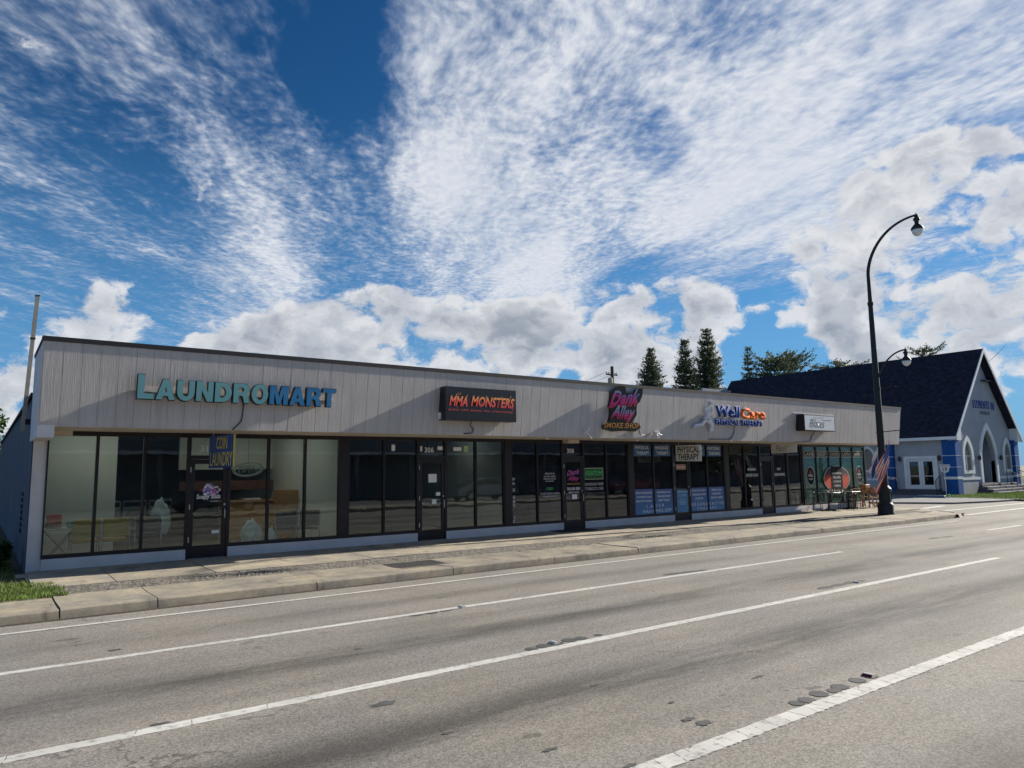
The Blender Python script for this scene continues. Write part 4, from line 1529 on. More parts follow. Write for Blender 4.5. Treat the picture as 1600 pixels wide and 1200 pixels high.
pt = thing("hanging_sign", (11.9, -.8, 2.3), "white hanging blade sign reading PHYSICAL THERAPY in black", "hanging sign")


def blade(X, ya, yb_):
    """u 0 = wall end, 1 = street end; w points to the left-hand viewer"""
    return lambda u, v, w: (X - w, ya + (yb_ - ya) * u, v)


PTX = 11.85
pf = blade(PTX, -.36, -1.42)
fill_panel([(0, 2.03), (1, 2.01), (1, 2.545), (0, 2.56)], [], pf, -.02, .012, paint("ivory_sign_panel", (0.82, 0.78, 0.66), .6, .08, 2), "panel", pt)
fit_text("PHYSICAL", (.07, .95, 2.30, 2.52), lambda u, v, w: pf(u, v, w + .016), INK, "lettering", pt, bold=.02)
fit_text("THERAPY", (.08, .93, 2.06, 2.27), lambda u, v, w: pf(u, v, w + .016), INK, "lettering", pt, bold=.02)
for uu in (.12, .88):
    p = pf(uu, 2.55, 0)
    MB().tube([p, (p[0], p[1], ZF + .005)], .006, 6).build("chain", STEEL, pt)
ps = thing("hanging_sign", (17.2, -.8, 2.4), "pale hanging blade sign with thin grey script under the soffit", "hanging sign")
pf2 = blade(17.25, -.42, -1.50)
fill_panel([(0, 2.305), (1, 2.32), (1, 2.66), (0, 2.665)], [], pf2, -.02, .012, paint("pale_sign_panel", (0.70, 0.67, 0.60), .6, .06, 2), "panel", ps)
fit_text("Pilates", (.18, .62, 2.37, 2.60), lambda u, v, w: pf2(u, v, w + .016), paint("grey_script", (0.16, 0.16, 0.15), .5), "lettering", ps, bold=-.006, shear=.45)
MB().face([pf2(.55, 2.555, .018), pf2(.8, 2.555, .018), pf2(.8, 2.565, .018), pf2(.55, 2.565, .018)]).build("flourish", MATS["grey_script"], ps)
for uu in (.12, .88):
    p = pf2(uu, 2.64, 0)
    MB().tube([p, (p[0], p[1], ZF + .005)], .006, 6).build("chain", STEEL, ps)

# --- numbers over the doors
NUM = paint("white_vinyl", (0.86, 0.86, 0.84), .5, .04, 4)
for (d, s, lab, dx) in ((DOORS[0], "310", "white house number 310 on the glass above the laundry door", .02), (DOORS[1], "306", "white house number 306 on the glass above the second door", .0),
                        (DOORS[2], "308", "white house number 308 on the glass above the smoke shop door", .0), (DOORS[3], "304", "white house number 304 on the glass above the therapy door", .0)):
    xc = (d[0] + d[1]) / 2 + dx - .08
    t = fit_text(s, (xc - .13, xc + .15, 2.30, 2.44), on_glass(.006), NUM, "house_number", None, bold=.01)
    tag(t, lab, "house number", "house numbers above the doors")

# --- posters and vinyl on the glass
VB = vgrad("blue_vinyl", [(0, (0.085, 0.27, 0.52)), (.5, (0.055, 0.16, 0.38)), (1, (0.075, 0.13, 0.34))], .28, 1.15, .4)
VB2 = vgrad("blue_vinyl_top", [(0, (0.055, 0.16, 0.33)), (1, (0.04, 0.11, 0.27))], 2.2, 2.6, .4)


def poster(x0, x1, z0, z1, mat_, label, rows, name="window_poster", ink=None, off=.010, cat="poster", group="posters on the shop windows"):
    t = thing(name, ((x0 + x1) / 2, -off, z0), label, cat, group)
    MB().box(x0, x1, -off - .002, -off, z0, z1).build("sheet", mat_, t)
    for (s, a, c, d, e, bold) in rows:
        fit_text(s, (a, c, d, e), on_glass(off + .004), ink or NUM, "lettering", t, bold=bold)
    return t


b4 = 2 * PITCH + HP
h = FR / 2
wx = [(b4 + h, b4 + UW - h), (b4 + UW + h, b4 + 2 * UW - h)]
dx4 = DOORS[3]
wx2 = [(dx4[1] + h, dx4[1] + UW - h), (dx4[1] + UW + h, dx4[1] + 2 * UW - h)]


def rows3(x0, x1, lines, big, side):
    m = x1 - x0
    out = []
    for i, s in enumerate(lines):
        w = min(.84, .052 * len(s) + .06) * m
        c = (x0 + x1) / 2
        z = 1.03 - i * .135
        out.append((s, c - w / 2, c + w / 2, z - .070, z, .02))
    for (s, fa, fb, za, zb) in big:
        out.append((s, x0 + fa * m, x0 + fb * m, za, zb, .004))
    return out


poster(*wx[0], .29, 1.12, VB, "blue window poster with sports medicine text and LA PAIN, first of the lower row",
       rows3(*wx[0], ["SPORTS MEDICINE", "ARTHRITIS PAIN", "PRE/POST SURGERY"], [("L A", .62, .97, .50, .60), ("PAIN", .42, .98, .33, .43)], 0))
poster(*wx[1], .29, 1.10, VB, "blue window poster with trigger point text and SER RELIEF, left of the therapy door",
       rows3(*wx[1], ["NEUROMUSCULAR", "TRIGGER POINT", "DEEP TISSUE"], [("S E R", .03, .50, .51, .61), ("RELIEF", .02, .90, .34, .44)], 0))
poster(*wx2[0], .29, 1.10, VB, "blue window poster with neck and back pain text, right of the therapy door",
       rows3(*wx2[0], ["WORK/AUTO INJURY", "NECK/BACK PAIN", "SCIATICA"], [("R E G E N E", .04, .98, .47, .57), ("T H E R", .36, .98, .31, .41)], 0))
poster(*wx2[1], .29, 1.10, VB, "blue window poster with weight loss text, last of the lower row",
       rows3(*wx2[1], ["WEIGHT LOSS", "NUTRITION", "GROUP CLASSES"], [("R A T I V E", .02, .92, .47, .57), ("A P Y", .02, .46, .31, .41)], 0))
poster(wx[0][0], wx[0][1] - .05, 2.21, 2.60, VB2, "blue poster reading PHYSICAL THERAPY at the top of the window",
       [("PHYSICAL", wx[0][0] + .12, wx[0][1] - .14, 2.44, 2.55, .012), ("THERAPY", wx[0][0] + .16, wx[0][1] - .14, 2.26, 2.37, .012)])
poster(wx[1][0], wx[1][1] - .05, 2.21, 2.60, VB2, "blue poster reading MASSAGE THERAPY at the top of the window",
       [("MASSAGE", wx[1][0] + .12, wx[1][1] - .16, 2.44, 2.55, .012), ("THERAPY", wx[1][0] + .16, wx[1][1] - .16, 2.26, 2.37, .012)])
poster(wx2[0][0], wx2[0][1] - .05, 2.21, 2.60, VB2, "blue poster at the top of the window behind the white hanging sign",
       [("AUTO", wx2[0][0] + .12, wx2[0][1] - .16, 2.44, 2.55, .012), ("ACCIDENTS", wx2[0][0] + .12, wx2[0][1] - .16, 2.26, 2.37, .012)])
poster(wx2[1][0], wx2[1][1] - .10, 2.21, 2.60, VB2, "blue poster half hidden by the white hanging sign, reading FUNCTIONAL TRAINING",
       [("FUNCTIONAL", wx2[1][0] + .06, wx2[1][1] - .16, 2.44, 2.55, .012), ("TRAINING", wx2[1][0] + .12, wx2[1][1] - .16, 2.26, 2.37, .012)])
da_, dc_ = dx4[0] + .14, dx4[1] - .14
LB = vgrad("light_blue_vinyl", [(0, (0.07, 0.30, 0.52)), (1, (0.06, 0.22, 0.42))], .28, 1.1, .4)
poster(da_ + .006, dc_ - .006, .285, 1.05, LB, "light blue opening hours poster on the therapy door",
       [("SERVICES", da_ + .05, dc_ - .05, .96, 1.0, .01), ("AUTO INJURIES", da_ + .1, dc_ - .1, .86, .885, .01), ("WORK INJURIES", da_ + .1, dc_ - .1, .82, .845, .01), ("HOURS", da_ + .2, dc_ - .2, .72, .745, .01),
        ("MON-FRI 9-6", da_ + .12, dc_ - .12, .64, .67, .01), ("SATURDAY 9-2", da_ + .12, dc_ - .12, .59, .62, .01), ("CLOSED SUNDAY", da_ + .14, dc_ - .14, .54, .57, .01)], off=.032)
poster(da_ + .02, dc_ - .05, 1.74, 1.93, paint("faded_orange_print", (0.42, 0.22, 0.14), .6, .2, 6), "small faded orange notice high on the therapy door", [("NOTICE", da_ + .08, dc_ - .12, 1.80, 1.86, .01)], off=.032)

# smoke shop
b3 = PITCH + HP
d3 = DOORS[2]
GRN = vgrad("green_sign_print", [(0, (0.01, 0.08, 0.02)), (1, (0.015, 0.12, 0.03))], 1.5, 1.8, .5)
GL_ = paint("bright_green_print", (0.10, 0.62, 0.15), .5, .1, 5)
kr = poster(d3[1] + .06, d3[1] + .82, 1.50, 1.82, GRN, "green KRATOM sign with pale border in the smoke shop window",
            [("KRATOM", d3[1] + .10, d3[1] + .78, 1.60, 1.75, .01)], ink=GL_)
fr_ = MB()
for (a, c, d, e) in ((.05, .83, 1.82, 1.84), (.05, .83, 1.48, 1.50), (.04, .06, 1.48, 1.84), (.82, .84, 1.48, 1.84)):
    fr_.box(d3[1] + a, d3[1] + c, -.016, -.011, d, e)
fr_.build("border", paint("pale_yellow_print", (0.50, 0.52, 0.30), .5), kr)
t = thing("window_lettering", (d3[1] + .45, -.01, 1.1), "white two-line lettering below the green smoke shop sign", "lettering")
fit_text("HOOKAH VAPE", (d3[1] + .06, d3[1] + .84, 1.29, 1.38), on_glass(.012), NUM, "lettering", t, bold=-.008)
fit_text("TOBACCO CBD", (d3[1] + .06, d3[1] + .84, 1.15, 1.24), on_glass(.012), NUM, "lettering", t, bold=-.008)
da_, dc_ = d3[0] + .14, d3[1] - .14
pk = thing("door_lettering", ((da_ + dc_) / 2, -.03, .9), "pink script logo and white phone number on the smoke shop door", "lettering")
pg = on_glass(.034)
fit_text("Dank", (da_ + .03, dc_ - .02, 1.60, 1.76), lambda u, v, w: (u, -.034, v + (u - da_) * .12), paint("pink_vinyl", (0.55, 0.12, 0.42), .5, .1, 5), "lettering", pk, bold=.02, shear=.35)
fit_text("Alley", (da_ + .07, dc_ - .06, 1.42, 1.60), pg, paint("magenta_vinyl", (0.62, 0.06, 0.28), .5, .1, 5), "lettering", pk, bold=.02, shear=.3)
fit_text("SMOKE SHOP", (da_ + .03, dc_ - .03, 1.33, 1.39), pg, paint("amber_vinyl", (0.60, 0.30, 0.10), .5, .1, 5), "lettering", pk, bold=.01)
fit_text("305-830-3801", (da_ + .03, dc_ - .03, 1.17, 1.26), pg, NUM, "lettering", pk, bold=.02)
fit_text("OPEN 7 DAYS", (da_ + .07, dc_ - .07, 1.08, 1.13), pg, NUM, "lettering", pk, bold=.01)
poster(da_ + .22, dc_ - .16, .90, 1.04, NUM, "small white notice taped low on the smoke shop door", [], off=.032)
t = thing("window_lettering", (b3 + UW + .45, -.01, 1.1), "small pale text and green mark in the window left of the smoke shop door", "lettering")
for i, (s, a, c, z, hgt, mt) in enumerate((("DELTA 8", .32, .68, 1.66, .05, NUM), ("GLASS PIPES", .26, .74, 1.58, .04, NUM), ("ROLLING PAPERS", .26, .74, 1.51, .04, NUM), ("E-LIQUID", .34, .66, 1.44, .04, NUM),
                                            ("CBD", .36, .62, 1.20, .08, GL_), ("FLOWER  EDIBLES  GUMMIES", .12, .88, 1.08, .04, NUM), ("CONCENTRATES", .22, .80, .99, .035, NUM))):
    fit_text(s, (b3 + UW + a * UW, b3 + UW + c * UW, z, z + hgt), on_glass(.012), mt, "lettering", t, bold=.004)
t = thing("window_lettering", (b3 + .1, -.01, .6), "column of small white symbols down the edge of the first smoke shop window", "lettering")
for i, (s, z, hgt) in enumerate((("18+", 1.50, .09), ("ID", 1.38, .07), ("OK", 1.18, .10), ("@", .98, .10), ("&", .86, .09), ("%", .76, .08), ("X", .40, .10), ("K", .30, .08))):
    fit_text(s, (b3 + .06, b3 + .15, z, z + hgt), on_glass(.012), NUM, "lettering", t, bold=.0)

# laundry door logo, neon OPEN and stickers
d1 = DOORS[0]
lg = thing("door_lettering", ((d1[0] + d1[1]) / 2, -.03, 1.2), "purple bubble logo with white Soapy Suds lettering on the laundry door", "lettering")
rb = random.Random(77)
BUB = [paint("bubble_violet", (0.16, 0.10, 0.42), .5), paint("bubble_pink", (0.45, 0.14, 0.36), .5), paint("bubble_white", (0.62, 0.60, 0.72), .5), paint("bubble_blue", (0.20, 0.22, 0.45), .5)]
for k in range(34):
    mb = MB()
    if k == 0: cx_, cz_, rr, m_ = -3.14, 1.46, .115, BUB[0]
    elif k == 1: cx_, cz_, rr, m_ = -3.14, 1.52, .085, BUB[3]
    elif k == 2: cx_, cz_, rr, m_ = -3.05, 1.40, .085, BUB[1]
    else:
        a_ = rb.uniform(0, 6.28); q = rb.uniform(.08, .19)
        cx_, cz_, rr, m_ = -3.13 + q * math.cos(a_) * 1.15, 1.46 + q * .62 * math.sin(a_), rb.uniform(.010, .028), rb.choice((BUB[2], BUB[2], BUB[1], NUM))
    mb.face([(cx_ + rr * math.cos(2 * math.pi * j / 14), -.034 - k * .0002, cz_ + rr * math.sin(2 * math.pi * j / 14)) for j in range(14)])
    mb.build("bubble", m_, lg)
fit_text("Soapy Suds", (-3.40, -2.90, 1.24, 1.37), on_glass(.042), NUM, "lettering", lg, bold=.02, shear=.1)
fit_text("LAUNDRY", (-3.12, -2.94, 1.20, 1.23), on_glass(.042), NUM, "lettering", lg)

op = thing("neon_sign", (-2.27, .12, 1.7), "unlit oval OPEN neon sign inside the laundry window", "neon sign")
NEON = paint("neon_tube_off", (0.88, 0.90, 0.84), .4, .05, 4)
NEOR = paint("neon_ring_off", (0.70, 0.52, 0.50), .3, .05, 4)
for (rx, rz_, m_) in ((.335, .155, NEOR), (.30, .13, NEON)):
    MB().tube([(-2.27 + rx * math.cos(2 * math.pi * k / 40), .12, 1.90 + rz_ * math.sin(2 * math.pi * k / 40) + .08 * rx * math.cos(2 * math.pi * k / 40)) for k in range(41)], .015, 6).build("oval_tube", m_, op, True)
for k in range(2):
    fit_text("OPEN", (-2.50 + k * .008, -2.05 + k * .008, 1.82 + k * .004, 1.99 + k * .004), lambda u, v, w: (u, .112 - w, v + (u + 2.27) * .06), NEON, "lettering", op, depth=.012, bold=.008, shear=.2)
MB().tube([(-2.27, .12, 2.05), (-2.27, .12, 2.6)], .004, 5).build("cord", BLACK, op)


def notes(xc, zc, w, h_, label, off=.012, mat_=None, group="small papers taped to the glass"):
    t = MB().box(xc - w / 2, xc + w / 2, -off - .003, -off, zc - h_ / 2, zc + h_ / 2).build("paper_notice", mat_ or NUM)
    tag(t, label, "paper", group)


d2 = DOORS[1]
notes(d2[0] + .45, 1.62, .25, .22, "white paper sheet at eye height on the second shop door", .032)
notes(d2[0] + .62, 1.20, .13, .09, "small grey sticker beside the handle of the second shop door", .032)
notes(d2[0] + .50, 1.00, .14, .12, "pale round-cornered sticker low on the second shop door", .032)
notes(1.35, 2.42, .10, .16, "small white paper at the top of the second shop's window, left of the door")
notes(d2[1] + .38, 2.40, .26, .10, "white label at the top of the pane right of the second shop door")
notes(d2[1] + .66, 2.40, .14, .18, "pale green permit at the top of the pane right of the second shop door", mat_=paint("pale_green_paper", (0.42, 0.58, 0.32), .6))
notes(d2[0] + .70, 2.42, .16, .10, "white sticker in the transom of the second shop door", .006)
notes(d2[0] + .12, 2.40, .06, .14, "narrow white sticker at the left of the second shop's transom", .006)
notes(d1[0] + .60, .55, .16, .07, "white label low on the laundry door", .032)
notes(d1[0] + .62, 2.10, .12, .05, "small white plate on the laundry door's top rail", .055)
for (xx, lab) in ((4 * PITCH - 4.5 + HP + .6, ""),):
    pass
# pilates studio lettering
p5 = 3 * PITCH + HP
t = thing("window_lettering", (p5 + UW * 1.5, -.01, 1.4), "white REFORMER lettering on the window left of the pilates door", "lettering")
fit_text("REFORMER", (p5 + UW + .22, p5 + UW + .74, 1.66, 1.76), on_glass(.012), NUM, "lettering", t, bold=.01)
fit_text("GROUP CLASS", (p5 + UW + .10, p5 + UW + .86, 1.44, 1.55), on_glass(.012), NUM, "lettering", t, bold=.01)
d5 = DOORS[4]
t = thing("window_lettering", (d5[1] + .4, -.01, 1.4), "white MAT lettering on the window right of the pilates door", "lettering")
fit_text("MAT", (d5[1] + .30, d5[1] + .54, 1.66, 1.76), on_glass(.012), NUM, "lettering", t, bold=.01)
fit_text("LEARN MORE", (d5[1] + .10, d5[1] + .78, 1.44, 1.55), on_glass(.012), NUM, "lettering", t, bold=.01)

# grill windows
GRV = paint("green_vinyl", (0.05, 0.14, 0.10), .5, .25, 3)
BKV = paint("black_vinyl", (0.010, 0.011, 0.014), .7, .1, 4, spec=.15)
OUTL = paint("pale_vinyl_outline", (0.52, 0.54, 0.52), .5)
x6 = 4 * PITCH + HP * .4
for k, s in enumerate(("LAMB", "BEEF", "CHICKEN", "LAFFA", "SHAWARMA")):
    a, c = x6 + k * wd + .06, x6 + (k + 1) * wd - .06
    t = thing("window_plaque", ((a + c) / 2, -.01, 2.2), "black plaque reading %s at the top of a green grill window" % s, "plaque", "menu plaques on the grill windows")
    MB().bbox(a, c, -.014, -.010, 2.17, 2.44, .0015).build("rim", OUTL, t)
    MB().box(a + .03, c - .03, -.017, -.0145, 2.195, 2.415).build("panel", BKV, t)
    fit_text(s, (a + .09, c - .09, 2.23, 2.38), on_glass(.019), OUTL, "lettering", t, bold=.01)


def ellipse(cx_, cz_, rx, rz_, n=28):
    return [(cx_ + rx * math.cos(2 * math.pi * k / n), cz_ + rz_ * math.sin(2 * math.pi * k / n)) for k in range(n)]


for (k, lab) in ((0, "oval black and white grill emblem on the first green window"), (4, "oval black and white grill emblem on the last green window")):
    cx_ = x6 + (k + .52) * wd
    t = thing("window_emblem", (cx_, -.01, 1.1), lab, "emblem")
    fill_panel(ellipse(cx_, 1.40, .30, .40), [], on_glass(0), .010, .012, OUTL, "rim", t)
    fill_panel(ellipse(cx_, 1.40, .27, .365), [], on_glass(0), .0125, .014, BKV, "field", t)
    fill_panel([(cx_ - .09, 1.50), (cx_ + .09, 1.50), (cx_ + .05, 1.58), (cx_ + .02, 1.66), (cx_, 1.58), (cx_ - .05, 1.64)], [], on_glass(0), .0145, .016, paint("flame_red_vinyl", (0.34, 0.05, 0.05), .5), "flame", t)
    fit_text("GRILL", (cx_ - .19, cx_ + .19, 1.37, 1.47), on_glass(.017), NUM, "lettering", t, bold=.012)
    fit_text("HOUSE", (cx_ - .15, cx_ + .15, 1.24, 1.31), on_glass(.017), NUM, "lettering", t, bold=.006)
cx_ = x6 + 2.5 * wd
t = thing("window_emblem", (cx_, -.01, .7), "large round black and orange flame emblem spread over three green windows", "emblem")
FLM = vgrad("flame_print", [(0, (0.80, 0.09, 0.02)), (.5, (0.66, 0.08, 0.02)), (.68, (0.05, 0.03, 0.06)), (1, (0.02, 0.022, 0.05))], .72, 1.85, .75)
fill_panel(ellipse(cx_, 1.25, 1.04, .56, 40), [ellipse(cx_, 1.25, 1.00, .535, 40)], on_glass(0), .060, .062, OUTL, "outer_ring", t)
fill_panel(ellipse(cx_, 1.25, .975, .52, 40), [], on_glass(0), .058, .060, FLM, "disc", t)
MB().box(cx_ - .44, cx_ + .44, -.066, -.0625, .74, 1.78).build("menu_panel", BKV, t)
for i, (s, w_) in enumerate((("SHAWARMA", .38), ("FALAFEL", .30), ("HUMMUS", .28), ("KEBAB", .24))):
    fit_text(s, (cx_ - w_, cx_ + w_, 1.44 - i * .175, 1.53 - i * .175), on_glass(.068), NUM, "lettering", t, bold=.01)
fit_text("order here", (cx_ - .30, cx_ + .34, .64, .73), on_glass(.064), NUM, "lettering", t, bold=-.002, shear=.4)

# ================================================================ street lamp with flags
LPX, LPY = 20.4, -3.07
LAMPBLK = paint("lamp_green_black", (0.010, 0.017, 0.018), .6, .2, 3)
lp = thing("street_lamp", (LPX, LPY, -.06), "tall black double-arm street lamp on a flared base at the corner", "street lamp")
mb = MB()
mb.lathe(LPX, LPY, [(.30, -.08), (.30, .02), (.285, .05), (.285, .30), (.26, .35), (.215, .40), (.205, .46), (.20, .80), (.235, .84), (.235, .92), (.18, .98), (.135, 1.04)], 16)
b_ = mb.build("base", LAMPBLK, lp); smooth_angle(b_, 30)
mb = MB()
for k in range(8):
    a = 2 * math.pi * (k + .5) / 8
    cx_, cy_ = LPX + .203 * math.cos(a), LPY + .203 * math.sin(a)
    mb.tube([(cx_, cy_, .45), (cx_, cy_, .80)], .018, 6)
mb.build("base_ribs", LAMPBLK, lp)
mb = MB()
zs = [1.0, 2.5, 4.0, 5.5, 7.0, 8.0]
mb.lathe(LPX, LPY, [(.145 - .062 * (z - 1) / 8.0, z) for z in zs] + [(.112, 8.0), (.112, 8.12), (.080, 8.14), (.066, 9.3)], 14)
smooth_angle(mb.build("pole", LAMPBLK, lp), 30)
arc = []
for k in range(15):
    t_ = k / 14
    a = math.pi * (1 - t_)                 # sweep of a leaning arch towards the road
    arc.append((LPX, LPY - 0.0 - 1.93 * (1 - math.cos(t_ * math.pi * .5)) ** 0.85 * 1.0 if False else LPY - 1.95 * (t_ ** 1.7), 9.25 + 1.82 * math.sin(t_ * math.pi * .5)))
smooth_angle(MB().tube(arc, [.066 - .026 * k / 14 for k in range(15)], 10).build("upper_arm", LAMPBLK, lp), 60)


def lantern(y, z, s, parent):
    mb = MB()
    pr = [(.012, .50), (.02, .44), (.07, .40), (.075, .34), (.05, .32), (.11, .28), (.12, .22), (.085, .18), (.075, .08), (.10, .04), (.16, -.02), (.215, -.10), (.225, -.15), (.21, -.16)]
    mb.lathe(LPX, y, [(r * s, z + h_ * s) for r, h_ in pr], 14)
    h_ = mb.build("lantern_hood", LAMPBLK, parent); smooth_angle(h_, 30)
    mb = MB()
    pr = [(.19, -.16), (.20, -.20), (.17, -.30), (.10, -.38), (.02, -.41)]
    mb.lathe(LPX, y, [(r * s, z + q * s) for r, q in pr], 14)
    o = mb.build("globe", GLOBE, h_, True)
    return h_


GLOBE = paint("frosted_globe", (0.80, 0.82, 0.80), .15, .03, 4, spec=.8)
lantern(LPY - 1.95, 10.66, 1.0, lp)
arc2 = []
for k in range(12):
    t_ = k / 11
    arc2.append((LPX, LPY - .09 - 1.08 * (t_ ** 1.35), 5.15 + .93 * math.sin(t_ * math.pi * .5)))
smooth_angle(MB().tube(arc2, .032, 8).build("lower_arm", LAMPBLK, lp), 60)
lantern(LPY - 1.17, 5.78, .78, lp)
for z in (4.72, 3.06):
    mb = MB()
    mb.tube([(LPX, LPY + .16, z - .02), (LPX, LPY - .72, z + .03)], .018, 6)
    mb.lathe(LPX, LPY, [(.13, z - .05), (.13, z + .05)], 12)
    mb.build("banner_arm", LAMPBLK, lp)
MB().lathe(LPX, LPY, [(.125, 1.55), (.125, 1.68)], 12).build("flag_bracket", LAMPBLK, lp)

# flags
FR_, FW_, FB_ = paint("flag_red", (0.62, 0.05, 0.06), .8, .1, 6), paint("flag_white", (0.85, 0.83, 0.80), .8, .06, 6), paint("flag_blue", (0.04, 0.07, 0.28), .8, .1, 6)


def flag(name, label, A, B, Cc, D, kind, xoff, seed):
    """cloth hung between hoist A(top)-B(bottom) and fly Cc(top)-D(bottom); (y,z) pairs"""
    f = thing(name, (LPX + xoff, A[0], D[1]), label, "flag")
    NU, NV = 40, 26
    r_ = random.Random(seed)
    mb = MB()
    for j in range(NV + 1):
        for i in range(NU + 1):
            u_, v_ = i / NU, j / NV
            a = Vector(A).lerp(Vector(B), v_); c = Vector(Cc).lerp(Vector(D), v_)
            p = a.lerp(c, u_)
            sag = .05 * math.sin(u_ * math.pi) * (v_ - .3)
            wv_ = (.05 + .05 * u_) * math.sin(v_ * 9 + u_ * 3.0 + seed) + .03 * math.sin(v_ * 17 + u_ * 5)
            mb.v.append((LPX + xoff + wv_ * (.3 + u_), p.x + .03 * math.sin(v_ * 11 + u_ * 4) * u_, p.y - sag))
    stars = MB()
    for j in range(NV):
        for i in range(NU):
            n = j * (NU + 1) + i
            mb.f.append((n, n + 1, n + NU + 2, n + NU + 1))
            if kind == 'us':
                m_ = 2 if (i < 16 and j < 14) else (0 if (j // 2) % 2 == 0 else 1)
                if i < 16 and j < 14 and (i % 3 == 1) and (j % 3 == 1): m_ = 1
            else:
                m_ = 1 if j < 15 else 2
            mb.mi.append(m_)
    c_ = mb.build("cloth", [FR_, FW_, FB_], f, True)
    md = c_.modifiers.new("thickness", 'SOLIDIFY'); md.thickness = .003
    MB().tube([(LPX + xoff * .6, LPY + .02, 1.62), (LPX + xoff, A[0] - .02, A[1] + .10)], .012, 6).build("staff", STEEL, f)
    return f


flag("flag", "American flag with red and white stripes drooping from the lamp pole", (-3.50, 2.62), (-3.42, 1.75), (-2.95, 1.75), (-2.90, .66), 'us', -.24, 1)
flag("flag", "white and blue flag drooping beside the striped flag on the lamp pole", (-3.00, 2.50), (-2.92, 1.95), (-2.66, 1.85), (-2.62, 1.15), 'tx', -.10, 4)

# ================================================================ pavement furniture of the grill
WOOD = paint("slatted_teak", (0.36, 0.20, 0.09), .55, .3, 6, rnd=.1)
WOODD = paint("dark_teak", (0.22, 0.11, 0.05), .55, .3, 6)


def metal_chair():
    t = thing("metal_chair", (0, 0, 0), "x", "chair")
    mb = MB()
    for (sx_, sy_) in ((-.2, -.2), (.2, -.2)):
        mb2 = MB().tube([(sx_, sy_, 0), (sx_ * .95, sy_ * .9, .44), (sx_ * .95, sy_ * .9, .66), (sx_, .12, .67)], .011, 6)
        mb2.build("front_leg", BLACK, t, True, keep=False)
    for sx_ in (-.2, .2):
        MB().tube([(sx_, .24, 0), (sx_, .20, .44), (sx_ * .95, .25, .84)], .011, 6).build("rear_leg", BLACK, t, True, keep=False)
    s = MB()
    for k in range(7):
        y = -.2 + k * .066
        s.box(-.2, .2, y - .02, y + .02, .435, .447)
    s.build("seat_slats", BLACK, t, keep=False)
    s = MB().tube([(-.19, .25, .84), (0, .265, .87), (.19, .25, .84)], .012, 6)
    for k in range(5):
        x = -.14 + k * .07
        s.tube([(x, .205, .50), (x, .25, .85)], .006, 5)
    s.tube([(-.195, .21, .52), (.195, .21, .52)], .008, 5)
    s.build("back_rest", BLACK, t, True, keep=False)
    return t


def metal_table():
    t = thing("metal_table", (0, 0, 0), "x", "table")
    mb = MB(); mb.bbox(-.36, .36, -.36, .36, .715, .74, .008)
    mb.build("table_top", paint("grey_table_top", (0.10, 0.11, 0.12), .35, .1, 5), t, keep=False)
    MB().lathe(0, 0, [(.035, .03), (.03, .70), (.10, .715)], 10).build("column", BLACK, t, True, keep=False)
    mb = MB()
    for (a, c) in ((-.3, 0), (.3, 0), (0, -.3), (0, .3)):
        mb.tube([(0, 0, .06), (a, c, .02)], .022, 6)
    mb.build("foot", BLACK, t, True, keep=False)
    return t


def wood_chair():
    t = thing("folding_chair", (0, 0, 0), "x", "chair")
    for sx_ in (-.22, .22):
        m_ = MB(); m_.tube([(sx_, -.24, 0), (sx_, .22, .90)], .019, 4); m_.build("crossed_leg", WOOD, t, keep=False)
        m_ = MB(); m_.tube([(sx_ * .88, .26, 0), (sx_ * .88, -.22, .46)], .019, 4); m_.build("crossed_leg", WOOD, t, keep=False)
    for k in range(6):
        y = -.22 + k * .072
        MB().box(-.21, .21, y, y + .055, .445, .463).build("seat_slat", WOOD, t, keep=False)
    for k in range(4):
        z = .60 + k * .075; y = .22 * (z / .9) * .5 + .05 + (z - .6) * .28
        MB().box(-.22, .22, y, y + .015, z, z + .055).build("back_slat", WOOD, t, keep=False)
    MB().tube([(-.2, .14, .22), (.2, .14, .22)], .012, 5).build("stretcher", WOOD, t, keep=False)
    return t


mc = metal_chair(); mt = metal_table(); wcx = wood_chair()
spots = [(20.15, -.62, 1.45, "black metal patio chair nearest the pilates window, facing the first small table"),
         (21.45, -.42, -1.2, "black metal patio chair between the two small tables"),
         (21.75, -.95, 1.7, "black metal patio chair on the street side between the two tables"),
         (23.0, -.40, -1.5, "black metal patio chair beside the wooden chairs")]
for i, (x, y, r_, lab) in enumerate(spots):
    o = mc if i == 0 else copy_tree(mc)
    o.location = (x, y, -.012); o.rotation_euler = (0, 0, r_)
    tag(o, lab, "chair", "black patio chairs outside the grill")
for i, (x, y, lab) in enumerate(((20.80, -.55, "small dark pedestal table below the first grill windows"), (22.35, -.55, "small dark pedestal table below the round flame emblem"))):
    o = mt if i == 0 else copy_tree(mt)
    o.location = (x, y, -.012)
    tag(o, lab, "table", "pedestal tables outside the grill")
for i, (x, y, r_, lab) in enumerate(((23.55, -.35, 1.9, "wooden slatted folding chair closest to the shop window"), (23.95, -.85, 1.2, "wooden slatted folding chair turned to the street"),
                                     (24.35, -.35, -1.3, "wooden slatted folding chair at the building corner"))):
    o = wcx if i == 0 else copy_tree(wcx)
    o.location = (x, y, -.03); o.rotation_euler = (0, 0, r_)
    tag(o, lab, "chair", "wooden folding chairs at the corner")
t = thing("wooden_table", (23.95, -.45, -.02), "small slatted wooden table between the folding chairs", "table")
for k in range(7):
    MB().box(23.60, 24.30, -.80 + k * .1, -.72 + k * .1, .70, .722).build("top_slat", WOOD, t)
for (a, c) in ((23.64, -.77), (24.26, -.77), (23.64, -.14), (24.26, -.14)):
    MB().box(a - .02, a + .02, c - .02, c + .02, -.03, .70).build("leg", WOODD, t)
t = MB().bbox(23.75, 24.1, -.6, -.3, .723, .98, .01).build("wooden_crate", WOOD)
